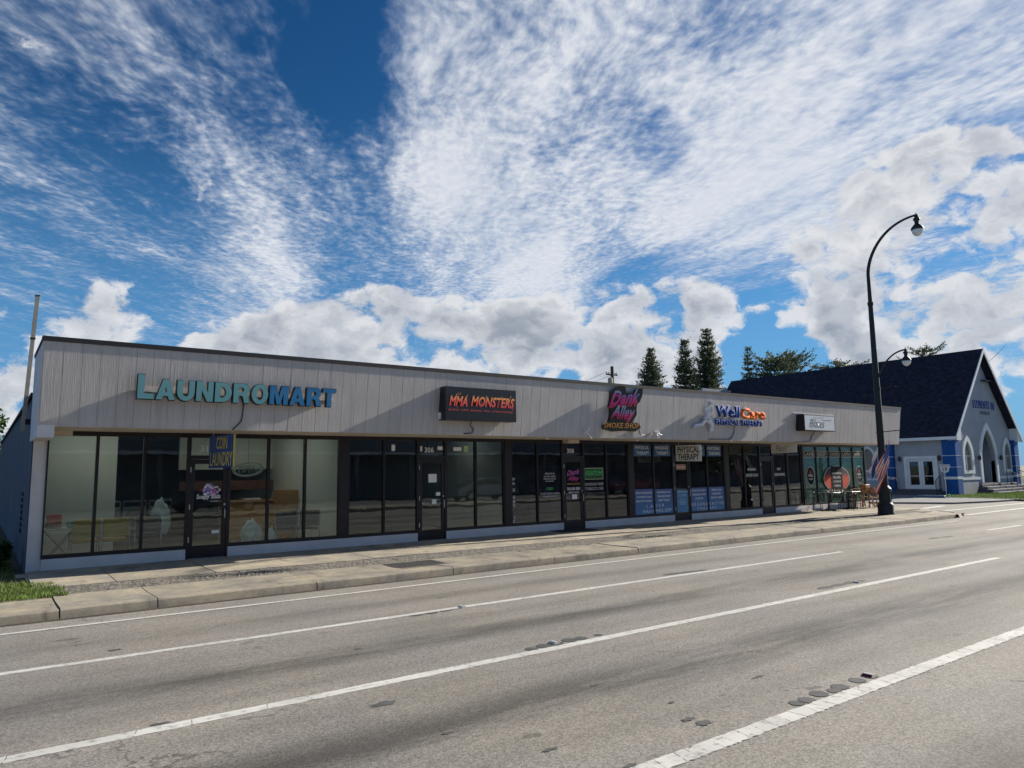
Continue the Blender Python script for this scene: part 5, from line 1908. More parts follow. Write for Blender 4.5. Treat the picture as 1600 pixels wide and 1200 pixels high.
tag(t, "brown wooden box standing on the slatted table", "box")

# door mat
t = MB().bbox(6.42, 7.75, -.75, -.08, -.014, .012, .004).build("door_mat", RUBBER)
tag(t, "black rubber mat lying in front of the smoke shop door", "door mat")

# ================================================================ the church across the side street
CX0, CX1, CY0, CY1 = 41.8, 51.3, 3.2, 22.5
CZE = 3.35
CRX = (CX0 + CX1) / 2
CRZ = 9.34
CHW = paint("grey_church_stucco", (0.375, 0.395, 0.435), .85, .10, 1.2, fine=.05, bumpy=.3)
CHD = paint("dark_grey_plinth", (0.16, 0.165, 0.185), .85, .12, 1.2, fine=.05)
CBLU = paint("royal_blue_paint", (0.006, 0.080, 0.30), .6, .15, 1.5, spec=.2)
CWHT = paint("white_trim", (0.74, 0.75, 0.77), .5, .06, 2)
SHG = shingles()
ch = thing("church", (CRX, CY0, -.1), "grey church with steep dark roof, blue corner piers and white pointed arches", "church")


def arch_pts(xc, z0, zs, zt_, hw, n=7):
    """pointed arch outline, counter-clockwise"""
    hh = zt_ - zs
    c = (hh * hh - hw * hw) / (2 * hw)            # each side is an arc centred on the spring line
    rad = hw + c
    amax = math.atan2(hh, c)
    right = [(xc - c + rad * math.cos(amax * k / n), zs + rad * math.sin(amax * k / n)) for k in range(n)]
    left = [(2 * xc - p[0], p[1]) for p in reversed(right)]
    out = [(xc - hw, z0), (xc + hw, z0)] + right + [(xc, zt_)] + left
    return out


def gable(u, v, w):
    return (u, CY0 - w, v)


AX = 47.107
A_hole = arch_pts(AX, 0.55, 2.0, 4.10, 1.12)
W1 = arch_pts(43.927, 1.42, 2.25, 3.30, .55)
W2 = arch_pts(50.286, 1.42, 2.25, 3.30, .55)
outer = [(CX0, -.3), (CX1, -.3), (CX1, 3.86), (CRX, CRZ - .04), (CX0, 3.86)]
gw = fill_panel(outer, [list(reversed(A_hole)), list(reversed(W1)), list(reversed(W2))], gable, -.25, 0, CHW, "gable_wall", ch)
# trims
for (hl, big, nm) in ((A_hole, arch_pts(AX, 0.55, 2.0, 4.58, 1.42), "arch_trim"),):
    fill_panel(big, [list(reversed([(x, z) if z > .56 else (x, z + .001) for x, z in hl]))][:0] + [list(reversed(arch_pts(AX, 0.56, 2.0, 4.10, 1.12)))], gable, .002, .09, CWHT, nm, ch)


def stained():
    m_, b, pb, _ = mat_new("stained_glass")
    P = pos_of(b)
    x, y, z = b.sep(P)
    br = b.new('ShaderNodeTexBrick')
    b.put(br.inputs['Vector'], b.xyz(b.add(x, y), z, 0))
    br.inputs['Scale'].default_value = 3.2
    br.inputs['Color1'].default_value = (0.20, 0.13, 0.06, 1)
    br.inputs['Color2'].default_value = (0.34, 0.25, 0.16, 1)
    br.inputs['Mortar'].default_value = (0.05, 0.045, 0.05, 1)
    br.inputs['Mortar Size'].default_value = 0.03
    n = b.noise(P, 4, 3, .6, color=True)
    b.put(pb.inputs['Base Color'], b.mix(.25, br.outputs['Color'], n))
    pb.inputs['Roughness'].default_value = .18
    return m_


STG = stained()
for (xc, W_) in ((43.927, W1), (50.286, W2)):
    f = fill_panel(arch_pts(xc, 1.20, 2.25, 3.66, .82), [list(reversed(arch_pts(xc, 1.42, 2.25, 3.30, .55)))], gable, .002, .08, CWHT, "window_surround", ch)
    fill_panel(arch_pts(xc, 1.43, 2.25, 3.29, .545), [], gable, -.13, -.10, STG, "stained_pane", f)
    mb = MB(); mb.box(xc - .54, xc + .54, CY0 + .03, CY0 + .09, 2.30, 2.36)
    mb.box(xc - .02, xc + .02, CY0 + .04, CY0 + .09, 1.43, 2.30)
    mb.build("glazing_bar", CWHT, f)
# porch behind the arch
pm = MB()
pm.box(AX - 1.14, AX - 1.12, CY0 + .02, CY0 + 1.9, .5, 4.2); pm.box(AX + 1.12, AX + 1.14, CY0 + .02, CY0 + 1.9, .5, 4.2)
pm.box(AX - 1.14, AX + 1.14, CY0 + 1.9, CY0 + 1.95, .5, 4.2); pm.box(AX - 1.14, AX + 1.14, CY0 + .26, CY0 + 1.9, 4.2, 4.25)
pm.build("porch_wall", CHW, ch)
MB().box(AX - 1.12, AX + 1.12, CY0 - .02, CY0 + 1.9, .40, .55).build("porch_floor", CHD, ch)
pd = MB(); pd.box(AX - .62, AX + .62, CY0 + 1.84, CY0 + 1.897, .56, 2.9)
pd.build("inner_door", CHD, ch)
# white string course, plinth
for (x0, x1) in ((CX0 + .35, AX - 1.42), (AX + 1.42, CX1 - .35)):
    MB().box(x0, x1, CY0 - .07, CY0 - .002, .80, .97).build("string_course", CWHT, ch)
    MB().box(x0, x1, CY0 - .04, CY0 - .003, -.25, .80).build("plinth", CHD if False else CHW, ch)
# long side walls with a window and the side door
sw_ = MB()
def west(u, v, w):
    return (CX0 - w, CY0 + u, v)


SD = [(1.06, .26), (2.82, .26), (2.82, 2.20), (1.06, 2.20)]
SW1 = arch_pts(5.35, 1.50, 2.4, 2.95, .38)
SW2 = arch_pts(9.2, 1.50, 2.4, 2.95, .38)
SW3 = arch_pts(13.0, 1.50, 2.4, 2.95, .38)
fill_panel([(.26, -.3), (CY1 - CY0, -.3), (CY1 - CY0, CZE + .40), (.26, CZE + .40)], [list(reversed(SD)), list(reversed(SW1)), list(reversed(SW2)), list(reversed(SW3))],
           lambda u, v, w: (CX0 - w, CY0 + u, v), -.2, 0, CHW, "side_wall", ch)
for uc in (5.35, 9.2, 13.0):
    f = fill_panel(arch_pts(uc, 1.35, 2.4, 3.15, .55), [list(reversed(arch_pts(uc, 1.50, 2.4, 2.95, .38)))], west, .002, .07, CWHT, "window_surround", ch)
    fill_panel(arch_pts(uc, 1.505, 2.4, 2.945, .375), [], west, -.12, -.09, STG, "stained_pane", f)
MB().box(CX1 - .2, CX1, CY0 + .26, CY1, -.3, CZE + .40).build("side_wall", CHW, ch)
MB().box(CX0, CX1, CY1 - .2, CY1, -.3, CZE + 5.2).build("rear_wall", CHW, ch)
MB().box(CX0 - .05, CX0 - .002, CY0 + 3.5, CY1, .80, .93).build("string_course", CWHT, ch)
# double french door
fd = MB()
y0, y1 = CY0 + 1.06, CY0 + 2.82
fd.box(CX0 - .08, CX0 + .05, y0 - .16, y0 + .02, .22, 2.36); fd.box(CX0 - .08, CX0 + .05, y1 - .02, y1 + .16, .22, 2.36)
fd.box(CX0 - .08, CX0 + .05, y0 + .02, y1 - .02, 2.16, 2.36)
dd = fd.build("side_door", CWHT, ch)
ym = (y0 + y1) / 2
for (a, c) in ((y0 + .02, ym - .005), (ym + .005, y1 - .02)):
    lf = MB()
    lf.box(CX0 - .01, CX0 + .04, a, a + .15, .26, 2.15); lf.box(CX0 - .01, CX0 + .04, c - .15, c, .26, 2.15)
    lf.box(CX0 - .01, CX0 + .04, a + .15, c - .15, .26, .52); lf.box(CX0 - .01, CX0 + .04, a + .15, c - .15, 2.02, 2.15); lf.box(CX0 - .01, CX0 + .04, a + .15, c - .15, 1.06, 1.10)
    lf.build("leaf", CWHT, dd)
    MB().box(CX0 + .01, CX0 + .02, a + .15, c - .15, .52, 2.02).build("pane", G_DARK, dd)
MB().box(CX0 + .3, CX0 + .32, y0 - .3, y1 + .3, 0, 2.4).build("black_backing", RUBBER, dd)  # black sheet behind the door panes
# blue piers with fine white joints
def pier(x0, x1, ya, yb_, z1_):
    p = MB().box(x0, x1, ya, yb_, -.25, z1_).build("corner_pier", CBLU, ch)
    for z in (.88, 1.62, 2.34):
        hgt = .025 if z > 1 else .16
        MB().box(x0 - .012, x1 + .012, ya - .012, yb_ + .012, z, z + hgt).build("white_joint", CWHT, p)


pier(CX0 - .28, CX0 + .42, CY0 - .30, CY0 + .48, 3.42)
pier(CX1 - .42, CX1 + .28, CY0 - .30, CY0 + .48, 3.42)
pier(CX0 - .28, CX0 + .02, CY0 + 3.55, CY0 + 4.15, 3.42)
pier(CX0 - .28, CX0 + .02, CY0 + 7.1, CY0 + 7.7, 3.42)
# roof slopes with overhang, fascia boards, eaves gutter
OVH, FRT = .667, .50
sl = (CRZ - 3.40) / (CRX - CX0 + OVH * .75)
ez = CZE - OVH * sl * .35
for s_ in (-1, 1):
    xe_ = CRX + s_ * (CRX - CX0 + OVH * .75)
    ze_ = CRZ - sl * abs(xe_ - CRX)
    r_ = MB()
    r_.hexa([(xe_, CY0 - FRT, ze_), (CRX, CY0 - FRT, CRZ), (CRX, CY1 + .4, CRZ), (xe_, CY1 + .4, ze_),
             (xe_, CY0 - FRT, ze_ + .16), (CRX, CY0 - FRT, CRZ + .16), (CRX, CY1 + .4, CRZ + .16), (xe_, CY1 + .4, ze_ + .16)])
    rs = r_.build("roof_slope", SHG, ch)
    MB().hexa([(xe_, CY0 - FRT - .05, ze_ - .10), (CRX, CY0 - FRT - .05, CRZ - .10), (CRX, CY0 - FRT - .002, CRZ - .10), (xe_, CY0 - FRT - .002, ze_ - .10),
               (xe_, CY0 - FRT - .05, ze_ + .19), (CRX, CY0 - FRT - .05, CRZ + .19), (CRX, CY0 - FRT - .002, CRZ + .19), (xe_, CY0 - FRT - .002, ze_ + .19)]).build("barge_board", CWHT, rs)
    MB().box(min(xe_, xe_ + s_ * .1), max(xe_, xe_ + s_ * .1), CY0 - FRT, CY1 + .4, ze_ - .06, ze_ + .13).build("eaves_board", CWHT, rs)
    # boxed eaves corner
    xi = CRX + s_ * (CRX - CX0 - .25)
    pts = [(xe_, ze_ - .10), (xi, ze_ - .10), (xi, CRZ - sl * abs(xi - CRX) - .02)]
    if s_ > 0: pts = list(reversed(pts))
    bm_ = MB()
    n0 = [(p[0], CY0 - FRT + .003, p[1]) for p in pts]; n1 = [(p[0], CY0 - .003, p[1]) for p in pts]
    bm_.face(n0); bm_.face(list(reversed(n1)))
    for i in range(3):
        bm_.face([n0[i], n1[i], n1[(i + 1) % 3], n0[(i + 1) % 3]])
    bm_.build("eaves_return", CWHT, rs)
# lettering, slot lamp, sconces
CTX = paint("blue_letter", (0.035, 0.075, 0.36), .5, .1, 4)
fit_text("ELEMENTS", (45.415, 47.979, 5.5, 6.03), lambda u, v, w: (u, CY0 - .03 - w, v), CTX, "lettering", ch, depth=.03, bold=-.004, spacing=1.25)
fit_text("N", (48.338, 48.748, 5.44, 6.0), lambda u, v, w: (u, CY0 - .03 - w, v), CTX, "lettering", ch, depth=.03, bold=.0)
fit_text("CHURCH", (46.44, 47.876, 5.10, 5.32), lambda u, v, w: (u, CY0 - .03 - w, v), paint("grey_letter", (0.16, 0.18, 0.24), .5), "lettering", ch, depth=.04, bold=.0)
MB().box(46.953, 48.389, CY0 - .35, CY0 - .02, 7.36, 7.43).build("sign_light", BLACK, ch)
for xs_ in (45.363, 48.85):
    mb = MB(); mb.lathe(xs_, CY0 - .16, [(.05, 2.05), (.10, 2.10), (.09, 2.28), (.02, 2.40)], 8); mb.box(xs_ - .02, xs_ + .02, CY0 - .15, CY0 - .003, 2.2, 2.24)
    mb.build("wall_lamp", BLACK, ch)
for ys_ in (CY0 + .75, CY0 + 3.2):
    mb = MB(); mb.lathe(CX0 - .16, ys_, [(.05, 2.05), (.10, 2.10), (.09, 2.28), (.02, 2.40)], 8); mb.box(CX0 - .15, CX0 - .003, ys_ - .02, ys_ + .02, 2.2, 2.24)
    mb.build("wall_lamp", BLACK, ch)
# steps: front flight and side flight
STP = paint("dark_step_concrete", (0.075, 0.08, 0.10), .8, .15, 2)
for k in range(4):
    MB().bbox(44.5 - .28 * (3 - k) * .6, 50.2 + .28 * (3 - k) * .6, CY0 - .5 - .36 * (4 - k) + .36, CY0 - .31, -.12 + .16 * k, -.12 + .16 * (k + 1) - .002, .012).build("front_step", STP, ch)
for k in range(3):
    MB().bbox(CX0 - .45 - .32 * (3 - k), CX0 - .29, CY0 + .65 - .2 * (2 - k), CY0 + 3.3 + .2 * (2 - k), -.12 + .125 * k, -.12 + .125 * (k + 1) - .002, .012).build("side_step", STP, ch)


def railing(pts, parent, name="railing"):
    mb = MB()
    for p in pts:
        mb.tube([(p[0], p[1], p[2]), (p[0], p[1], p[2] + .9)], .022, 6)
    mb.tube([(p[0], p[1], p[2] + .9) for p in pts], .022, 6)
    for a, c in zip(pts, pts[1:]):
        a_, c_ = Vector(a), Vector(c)
        for k in range(1, 6):
            q = a_.lerp(c_, k / 6)
            mb.tube([(q.x, q.y, q.z + .15), (q.x, q.y, q.z + .9)], .010, 5)
        mb.tube([a_ + Vector((0, 0, .15)), c_ + Vector((0, 0, .15))], .012, 5)
    return mb.build(name, BLACK, parent)


railing([(CX0 - .5, CY0 + 3.4, .25), (CX0 - 1.5, CY0 + 3.55, -.1)], ch)
railing([(CX0 - .5, CY0 + .62, .25), (CX0 - 1.6, CY0 + .45, -.1)], ch)
railing([(50.3, CY0 - .6, .5), (50.3, CY0 - 1.7, -.05)], ch)
railing([(48.3, CY0 - .6, .5), (48.3, CY0 - 1.7, -.05)], ch)

# highway route sign, wheel stop with a post in front of the side door
rs_ = thing("route_sign", (39.9, 2.95, -.1), "small white shield route sign on a thin post before the church", "road sign")
MB().tube([(39.9, 2.95, -.1), (39.9, 2.95, 1.75)], .028, 6).build("post", STEEL, rs_)
fx = lambda u, v, w: (39.9 + u * .85 + w * -.53, 2.95 - w * .85 - u * .53, v)
sh_p = [(-.30, 1.62), (-.24, 1.38), (0, 1.28), (.24, 1.38), (.30, 1.62), (.36, 1.68), (.33, 1.80), (-.33, 1.80), (-.36, 1.68)]
fill_panel(sh_p, [], fx, .03, .045, WHITE, "shield", rs_)
fit_text("19", (-.14, .14, 1.40, 1.62), lambda u, v, w: fx(u, v, .05 + w), paint("blue_print", (0.03, 0.05, 0.22), .5), "lettering", rs_, bold=.02)
fill_panel([(-.33, 1.70), (.33, 1.70), (.33, 1.73), (-.33, 1.73)], [], fx, .046, .049, MATS["blue_print"], "bar", rs_)
t = MB().bbox(37.1, 37.35, 1.9, 3.5, -.10, .04, .03).build("wheel_stop", paint("blue_wheel_stop", (0.05, 0.14, 0.24), .7, .15, 4))
tag(t, "faded blue concrete wheel stop on the parking apron by the church", "wheel stop")
t = thing("marker_post", (37.2, 1.7, -.1), "short post with bright green cap beside the wheel stop", "marker")
MB().lathe(37.2, 1.7, [(.05, -.1), (.05, .02)], 8).build("post", WHITE, t)
MB().lathe(37.2, 1.7, [(.055, .02), (.055, .10), (.02, .13)], 8).build("cap", paint("green_cap", (0.10, 0.45, 0.12), .5), t)
cb = MB().tube([(48.0 + k, 9.0, 8.62 + .016 * (k - 5) ** 2 - .0) for k in range(0, 22)], .016, 5).build("overhead_cable", paint("cable_sheath", (0.02, 0.02, 0.02), .95, .1, 3, spec=0.0))
tag(cb, "thin black overhead cable crossing the sky right of the church gable", "cable")

# ================================================================ trees and utility pole behind the roofs
BARK = paint("pine_bark", (0.10, 0.075, 0.055), .9, .3, 3)
PINE = leaf("pine_foliage", (0.13, 0.15, 0.09), .4)
PINE2 = leaf("pine_foliage_dark", (0.08, 0.10, 0.062), .4)
BUSH = leaf("hedge_foliage", (0.035, 0.075, 0.018), .45)
TREE = leaf("broadleaf_foliage", (0.045, 0.085, 0.022), .45)


def conifer(name, label, x, y, h, r, profile, whorls, seed, mats, up=.35, dens=1.0, z_lo=.25, per=7, droop=0.0):
    rr = random.Random(seed)
    t = thing(name, (x, y, -.3), label, "tree", "trees behind the roofs")
    tr = MB()
    n = 8
    tr.tube([(x + .12 * math.sin(k * 1.7 + seed), y + .1 * math.cos(k * 2.1 + seed), -.3 + (h + .2) * k / n) for k in range(n + 1)], [.30 * h / 18 * (1 - .93 * k / n) + .02 for k in range(n + 1)], 8)
    mb = MB()
    lf = MB()
    for w_ in range(whorls):
        f = z_lo + (1 - z_lo) * (w_ + rr.uniform(-.7, .7)) / (whorls - 1)
        f = min(f, .995)
        z = -.3 + h * f
        L = r * profile(f)
        nb = per + rr.randint(-1, 1)
        a0 = rr.uniform(0, 6.28)
        for k in range(nb):
            a = a0 + 6.283 * k / nb + rr.uniform(-.25, .25)
            l = L * rr.uniform(.55, 1.12)
            if l < .05: continue
            d = Vector((math.cos(a), math.sin(a), 0))
            p0 = Vector((x, y, z))
            pts = []
            for s_ in range(5):
                q = s_ / 4
                pts.append(p0 + d * l * q + Vector((0, 0, l * (up * q * q - .10 * q - droop * q))))
            tr.tube(pts, [.035 * (1 - .75 * s_ / 4) for s_ in range(5)], 4, False)
            side = Vector((-d.y, d.x, 0))
            m_ = max(6, int(l * 16 * dens))
            for j in range(m_):
                q = rr.uniform(.14, 1.0)
                i = min(3, int(q * 4)); qq = q * 4 - i
                c = pts[i].lerp(pts[i + 1], qq) + Vector((rr.gauss(0, .11), rr.gauss(0, .11), rr.gauss(.04, .10)))
                sg_ = rr.choice((-1, 1))
                ln = rr.uniform(.20, .52) * (0.6 + .5 * min(1.2, l / 2.0)) * (1.15 - .5 * q)
                v = (d * rr.uniform(.25, .7) + side * sg_ * rr.uniform(.1, .9) + Vector((0, 0, rr.uniform(.15, .8)))).normalized() * ln
                wv_ = v.cross(Vector((rr.uniform(-1, 1), rr.uniform(-1, 1), rr.uniform(-1, 1)))).normalized() * ln * .22
                k0 = len(lf.v)
                lf.v += [tuple(c - wv_ * .5), tuple(c + wv_ * .5), tuple(c + v * .6 + wv_), tuple(c + v), tuple(c + v * .6 - wv_)]
                lf.f.append((k0, k0 + 1, k0 + 2, k0 + 3, k0 + 4)); lf.mi.append(0 if rr.random() < .6 else 1)
    tr.build("trunk", BARK, t)
    lf.build("crown", mats, t)
    return t


cone = lambda f: max(0.06, (1.02 - f)) ** .62 * 1.0
col_ = lambda f: max(.10, min(1.0, (1.04 - f) * 1.6)) ** .75
flat = lambda f: .55 + .45 * math.sin(max(0, f - .45) * 5.2) if f < .985 else .25
conifer("norfolk_pine", "dark columnar pine furthest left of the group of four behind the roof", 60.3, 45, 17.1, 3.0, col_, 58, 1, [PINE, PINE2], dens=1.3)
conifer("norfolk_pine", "slender pine just left of the tallest pine", 66.9, 45, 18.9, 3.5, cone, 60, 2, [PINE, PINE2], dens=1.15)
conifer("norfolk_pine", "tallest pine behind the roof, above the therapy sign", 71.6, 45, 20.7, 4.3, cone, 66, 3, [PINE, PINE2], dens=1.2)
conifer("norfolk_pine", "narrow sparse pine standing alone left of the church roof", 80.65, 45, 19.1, 3.0, cone, 44, 4, [PINE, PINE2], dens=.9)
conifer("araucaria_tree", "wide open-crowned araucaria left of the middle of the church ridge", 87.0, 45, 18.0, 5.2, flat, 16, 5, [PINE2, PINE], up=.5, dens=1.0, z_lo=.45)
conifer("araucaria_tree", "wide open-crowned araucaria just right of the sparse pine pair", 92.2, 46, 19.2, 4.8, flat, 17, 6, [PINE2, PINE], up=.5, dens=1.0, z_lo=.45)
conifer("araucaria_tree", "low tree with long level boughs seen over the church ridge", 104.5, 45, 18.8, 6.0, flat, 14, 7, [PINE2, PINE], up=.25, dens=.9, z_lo=.5)
conifer("araucaria_tree", "small dark tree top over the church ridge right of the lamp", 136.0, 45, 24.0, 5.0, flat, 15, 8, [PINE2, PINE], up=.45, dens=1.0, z_lo=.5)


def broad(name, label, x, y, h, r, seed, mats, n=5200, ls=.30, zc=None, group="trees behind the roofs", cat="tree", trunk=True):
    rr = random.Random(seed)
    t = thing(name, (x, y, -.1), label, cat, group)
    lf = MB(); tr = MB()
    zc = zc or h * .62
    cl = []
    for k in range(int(14 + r * 3)):
        a = rr.uniform(0, 6.28); q = rr.uniform(.15, .95) ** .6; zz = rr.uniform(-.9, .95)
        cl.append((Vector((x + r * q * math.cos(a) * math.sqrt(1 - zz * zz * .8), y + r * q * math.sin(a) * math.sqrt(1 - zz * zz * .8), zc + (h - zc) * zz)), r * rr.uniform(.20, .38)))
    if trunk:
        tr.tube([(x, y, -.3), (x + .1, y, zc * .5), (x, y + .1, zc)], [.05 * r + .05, .04 * r + .04, .03 * r + .02], 7)
        for c, _ in cl[::2]:
            tr.tube([(x, y, zc * .55), ((x + c.x) / 2, (y + c.y) / 2, (zc * .6 + c.z) / 2), tuple(c)], [.03 * r + .015, .02 * r + .01, .01], 5)
    else:
        tr.tube([(x, y, -.2), (x, y, zc)], .03, 5)
    for k in range(n):
        c, cr = rr.choice(cl)
        d = Vector((rr.gauss(0, 1), rr.gauss(0, 1), rr.gauss(0, 1))).normalized() * cr * rr.uniform(.35, 1.05)
        p = c + d
        if p.z < .02: p.z = rr.uniform(.0, .2)
        v = Vector((rr.gauss(0, 1), rr.gauss(0, 1), rr.gauss(0, .7))).normalized() * ls * rr.uniform(.6, 1.2)
        w_ = v.cross(Vector((rr.gauss(0, 1), rr.gauss(0, 1), rr.gauss(0, 1)))).normalized() * ls * .28
        k0 = len(lf.v)
        lf.v += [tuple(p), tuple(p + v * .5 + w_), tuple(p + v), tuple(p + v * .5 - w_)]
        lf.f.append((k0, k0 + 1, k0 + 2, k0 + 3)); lf.mi.append(0 if rr.random() < .65 else 1)
    tr.build("trunk" if trunk else "stem", BARK, t)
    lf.build("crown" if trunk else "foliage", mats, t)
    return t


broad("leafy_tree", "leafy green tree at the right edge behind the church", 66.0, 14.0, 6.6, 4.2, 21, [TREE, BUSH], 6000, .4)
broad("leafy_tree", "distant green tree at the left edge beside the slate wall", -8.6, 38.0, 5.6, 3.4, 22, [TREE, BUSH], 5000, .35)
broad("shrub", "dark green shrub growing against the foot of the slate side wall", -6.98, 1.0, .52, .42, 23, [BUSH, TREE], 3600, .07, .22, "shrubs beside the shops", "shrub", False)
broad("shrub", "small green shrub further back along the slate side wall", -7.2, 4.0, .60, .5, 24, [BUSH, TREE], 2600, .08, .26, "shrubs beside the shops", "shrub", False)

up_ = thing("utility_pole", (28.95, 20, -.3), "short brown utility pole top with insulators rising over the shop roof", "utility pole")
PW = paint("pole_wood", (0.10, 0.075, 0.055), .9, .25, 3)
MB().tube([(28.95, 20, -.3), (28.95, 20, 9.15)], [.17, .12], 10).build("pole", PW, up_)
MB().box(28.35, 29.45, 19.95, 20.05, 8.50, 8.58).build("crossarm", PW, up_)
for i, xx in enumerate((28.4, 28.62, 29.25, 29.4)):
    MB().lathe(xx, 20.0, [(.02, 8.58), (.05, 8.62), (.05, 8.68), (.02, 8.72)], 8).build("insulator", STEEL, up_)
MB().lathe(28.5, 19.75, [(.16, 7.6), (.18, 7.65), (.18, 8.2), (.10, 8.28)], 10).build("transformer", PST, up_)
for k, (xx, lab) in enumerate(((28.4, "left overhead wire running back from the utility pole"), (29.4, "right overhead wire running back from the utility pole"))):
    w_ = MB().tube([(xx + q * 2.2, 20 + q * 5, 8.72 - .22 * math.sin(q / 8 * math.pi)) for q in range(9)], .012, 4).build("overhead_wire", BLACK)
    tag(w_, lab, "wire", "wires of the utility pole")

# ================================================================ things inside the shops
MUST = paint("mustard_vinyl", (0.60, 0.40, 0.07), .5, .1, 4)
GREYV = paint("grey_vinyl", (0.07, 0.075, 0.09), .5, .1, 4)
ORV = paint("orange_plastic", (0.85, 0.22, 0.06), .5, .1, 4)


def waiting_chair(seatm):
    t = thing("waiting_chair", (0, 0, 0), "x", "chair")
    MB().bbox(-.24, .24, -.24, .22, .42, .48, .02).build("seat", seatm, t, keep=False)
    MB().bbox(-.24, .24, .20, .25, .52, .90, .015).build("backrest", seatm, t, keep=False)
    for s_ in (-1, 1):
        MB().tube([(s_ * .25, .26, .88), (s_ * .25, .24, .30), (s_ * .25, .22, .02), (s_ * .25, -.24, .02), (s_ * .25, -.24, .62), (s_ * .25, .22, .64)], .013, 6).build("side_frame", STEEL, t, True, keep=False)
    return t


ych = waiting_chair(MUST); gch = waiting_chair(GREYV); och = waiting_chair(ORV)
for lst, proto, grp in ((((-5.40, .62, 3.14, "mustard waiting chair with its back to the glass, nearest the left corner"), (-4.86, .62, 3.14, "mustard waiting chair, second along the laundry window")), ych, "mustard waiting chairs in the laundry"),
                        (((-4.25, .65, 3.14, "grey waiting chair left of the laundry door"), (-1.30, .55, 3.14, "grey waiting chair right of the white bags"), (-.72, .55, 3.14, "grey waiting chair at the right end of the laundry window")), gch, "grey waiting chairs in the laundry"),
                        (((PITCH + HP + UW + .48, .55, 3.0, "orange chair behind the window left of the smoke shop door"), (DOORS[2][1] + .12, .62, 2.6, "orange chair just right of the smoke shop door")), och, "orange chairs in the smoke shop")):
    for i, (x, y, r_, lab) in enumerate(lst):
        o = proto if i == 0 else copy_tree(proto)
        o.location = (x, y, .02); o.rotation_euler = (0, 0, r_)
        tag(o, lab, "chair", grp)
t = thing("folding_table", (-5.85, 1.0, .02), "white folding table with crossed metal legs in the left corner", "table")
MB().bbox(-6.2, -5.45, .75, 1.3, .70, .73, .01).build("table_top", WHITE, t)
for y in (.85, 1.2):
    MB().tube([(-6.1, y, .02), (-5.55, y, .70)], .014, 6).build("leg", STEEL, t)
    MB().tube([(-5.55, y, .02), (-6.1, y, .70)], .014, 6).build("leg", STEEL, t)
t = thing("red_caddy", (-5.92, 1.0, .73), "red plastic box with a white printed front on the folding table", "box")
MB().bbox(-6.06, -5.80, .92, 1.10, .84, 1.02, .012).build("box", paint("red_plastic", (0.70, 0.03, 0.035), .4, .05, 4), t)
MB().bbox(-6.07, -5.79, .91, 1.11, .731, .84, .008).build("printed_base", paint("white_red_print", (0.55, 0.42, 0.40), .5, .4, 22), t)
t = MB().bbox(-5.70, -5.52, .9, 1.05, .731, .86, .02).build("mint_tub", paint("mint_plastic", (0.32, 0.52, 0.46), .4, .05, 4))
tag(t, "small mint green tub beside the red box", "tub")
PLAS = paint("white_plastic_bag", (0.84, 0.90, 0.88), .4, .15, 9)


def bag(x, y, z, w, d, h_, label, seed):
    rr = random.Random(seed)
    bm_ = bmesh.new()
    bmesh.ops.create_icosphere(bm_, subdivisions=4, radius=1.0)
    ph = [rr.uniform(0, 6) for _ in range(6)]
    for q in bm_.verts:
        c = q.co.copy()
        k = 1 + .13 * math.sin(c.x * 6 + ph[0]) * math.sin(c.z * 5 + ph[1]) + .07 * math.sin(c.y * 13 + c.x * 11 + c.z * 6 + ph[2]) + .05 * math.sin(c.x * 21 + c.z * 17 + ph[3])
        top = max(0, c.z)
        pinch = 1 - .42 * top ** 2.4 + .16 * max(0, top - .8) * math.sin(c.x * 30)
        zz = max(-.75, c.z)
        q.co = Vector((x + c.x * w * k * pinch, y + c.y * d * k * pinch, z + (zz + .75) / 1.75 * h_ * (1 + .04 * math.sin(c.x * 9))))
    mb = MB(); mb.from_bm(bm_)
    o = mb.build("plastic_bag", PLAS, None, True)
    tag(o, label, "bag", "bags in the laundry window")


bag(-2.05, .50, .02, .24, .20, .74, "tall white plastic bag in the window right of the laundry door", 1)
bag(-1.62, .42, .02, .17, .15, .52, "smaller white plastic bag beside the grey chair", 2)
bag(-3.98, .66, .50, .20, .18, .80, "pale tied plastic bag on the grey chair left of the laundry door", 3)
bag(-1.25, .52, .50, .17, .15, .16, "flat white cloth bundle on the seat of the grey chair", 4)
bag(-2.42, .45, .02, .19, .17, .26, "black and white patterned bundle on the floor by the laundry door", 5)
bpy.context.view_layer.objects.active = None
pat = paint("speckled_cloth", (0.30, 0.32, 0.32), .8, .9, 38)
for o in col.objects:
    if o.get("label", "").startswith("black and white patterned"):
        o.data.materials.clear(); o.data.materials.append(pat)
t = thing("counter", (.0, 4.4, .02), "brown wooden service counter deep inside the laundry", "counter")
CW = paint("counter_wood", (0.52, 0.28, 0.10), .5, .25, 3, stretch=(1, 1, 6))
MB().bbox(-1.75, -.10, 3.9, 4.6, .02, 1.02, .01).build("body", CW, t)
MB().bbox(-1.82, -.08, 3.82, 4.66, 1.02, 1.07, .01).build("worktop", CW, t)
MB().bbox(-.45, -.08, 2.9, 3.85, .02, 1.35, .01).build("end_panel", CW, t)
MB().box(-2.7, -.07, 5.05, 5.18, 1.35, 1.62).build("back_rail", paint("brown_rail", (0.17, 0.06, 0.035), .6), t)
t = MB().bbox(-1.2, -.75, 4.0, 4.35, 1.072, 1.12, .01).build("paper_stack", WHITE)
tag(t, "white papers lying on the wooden laundry counter", "papers")


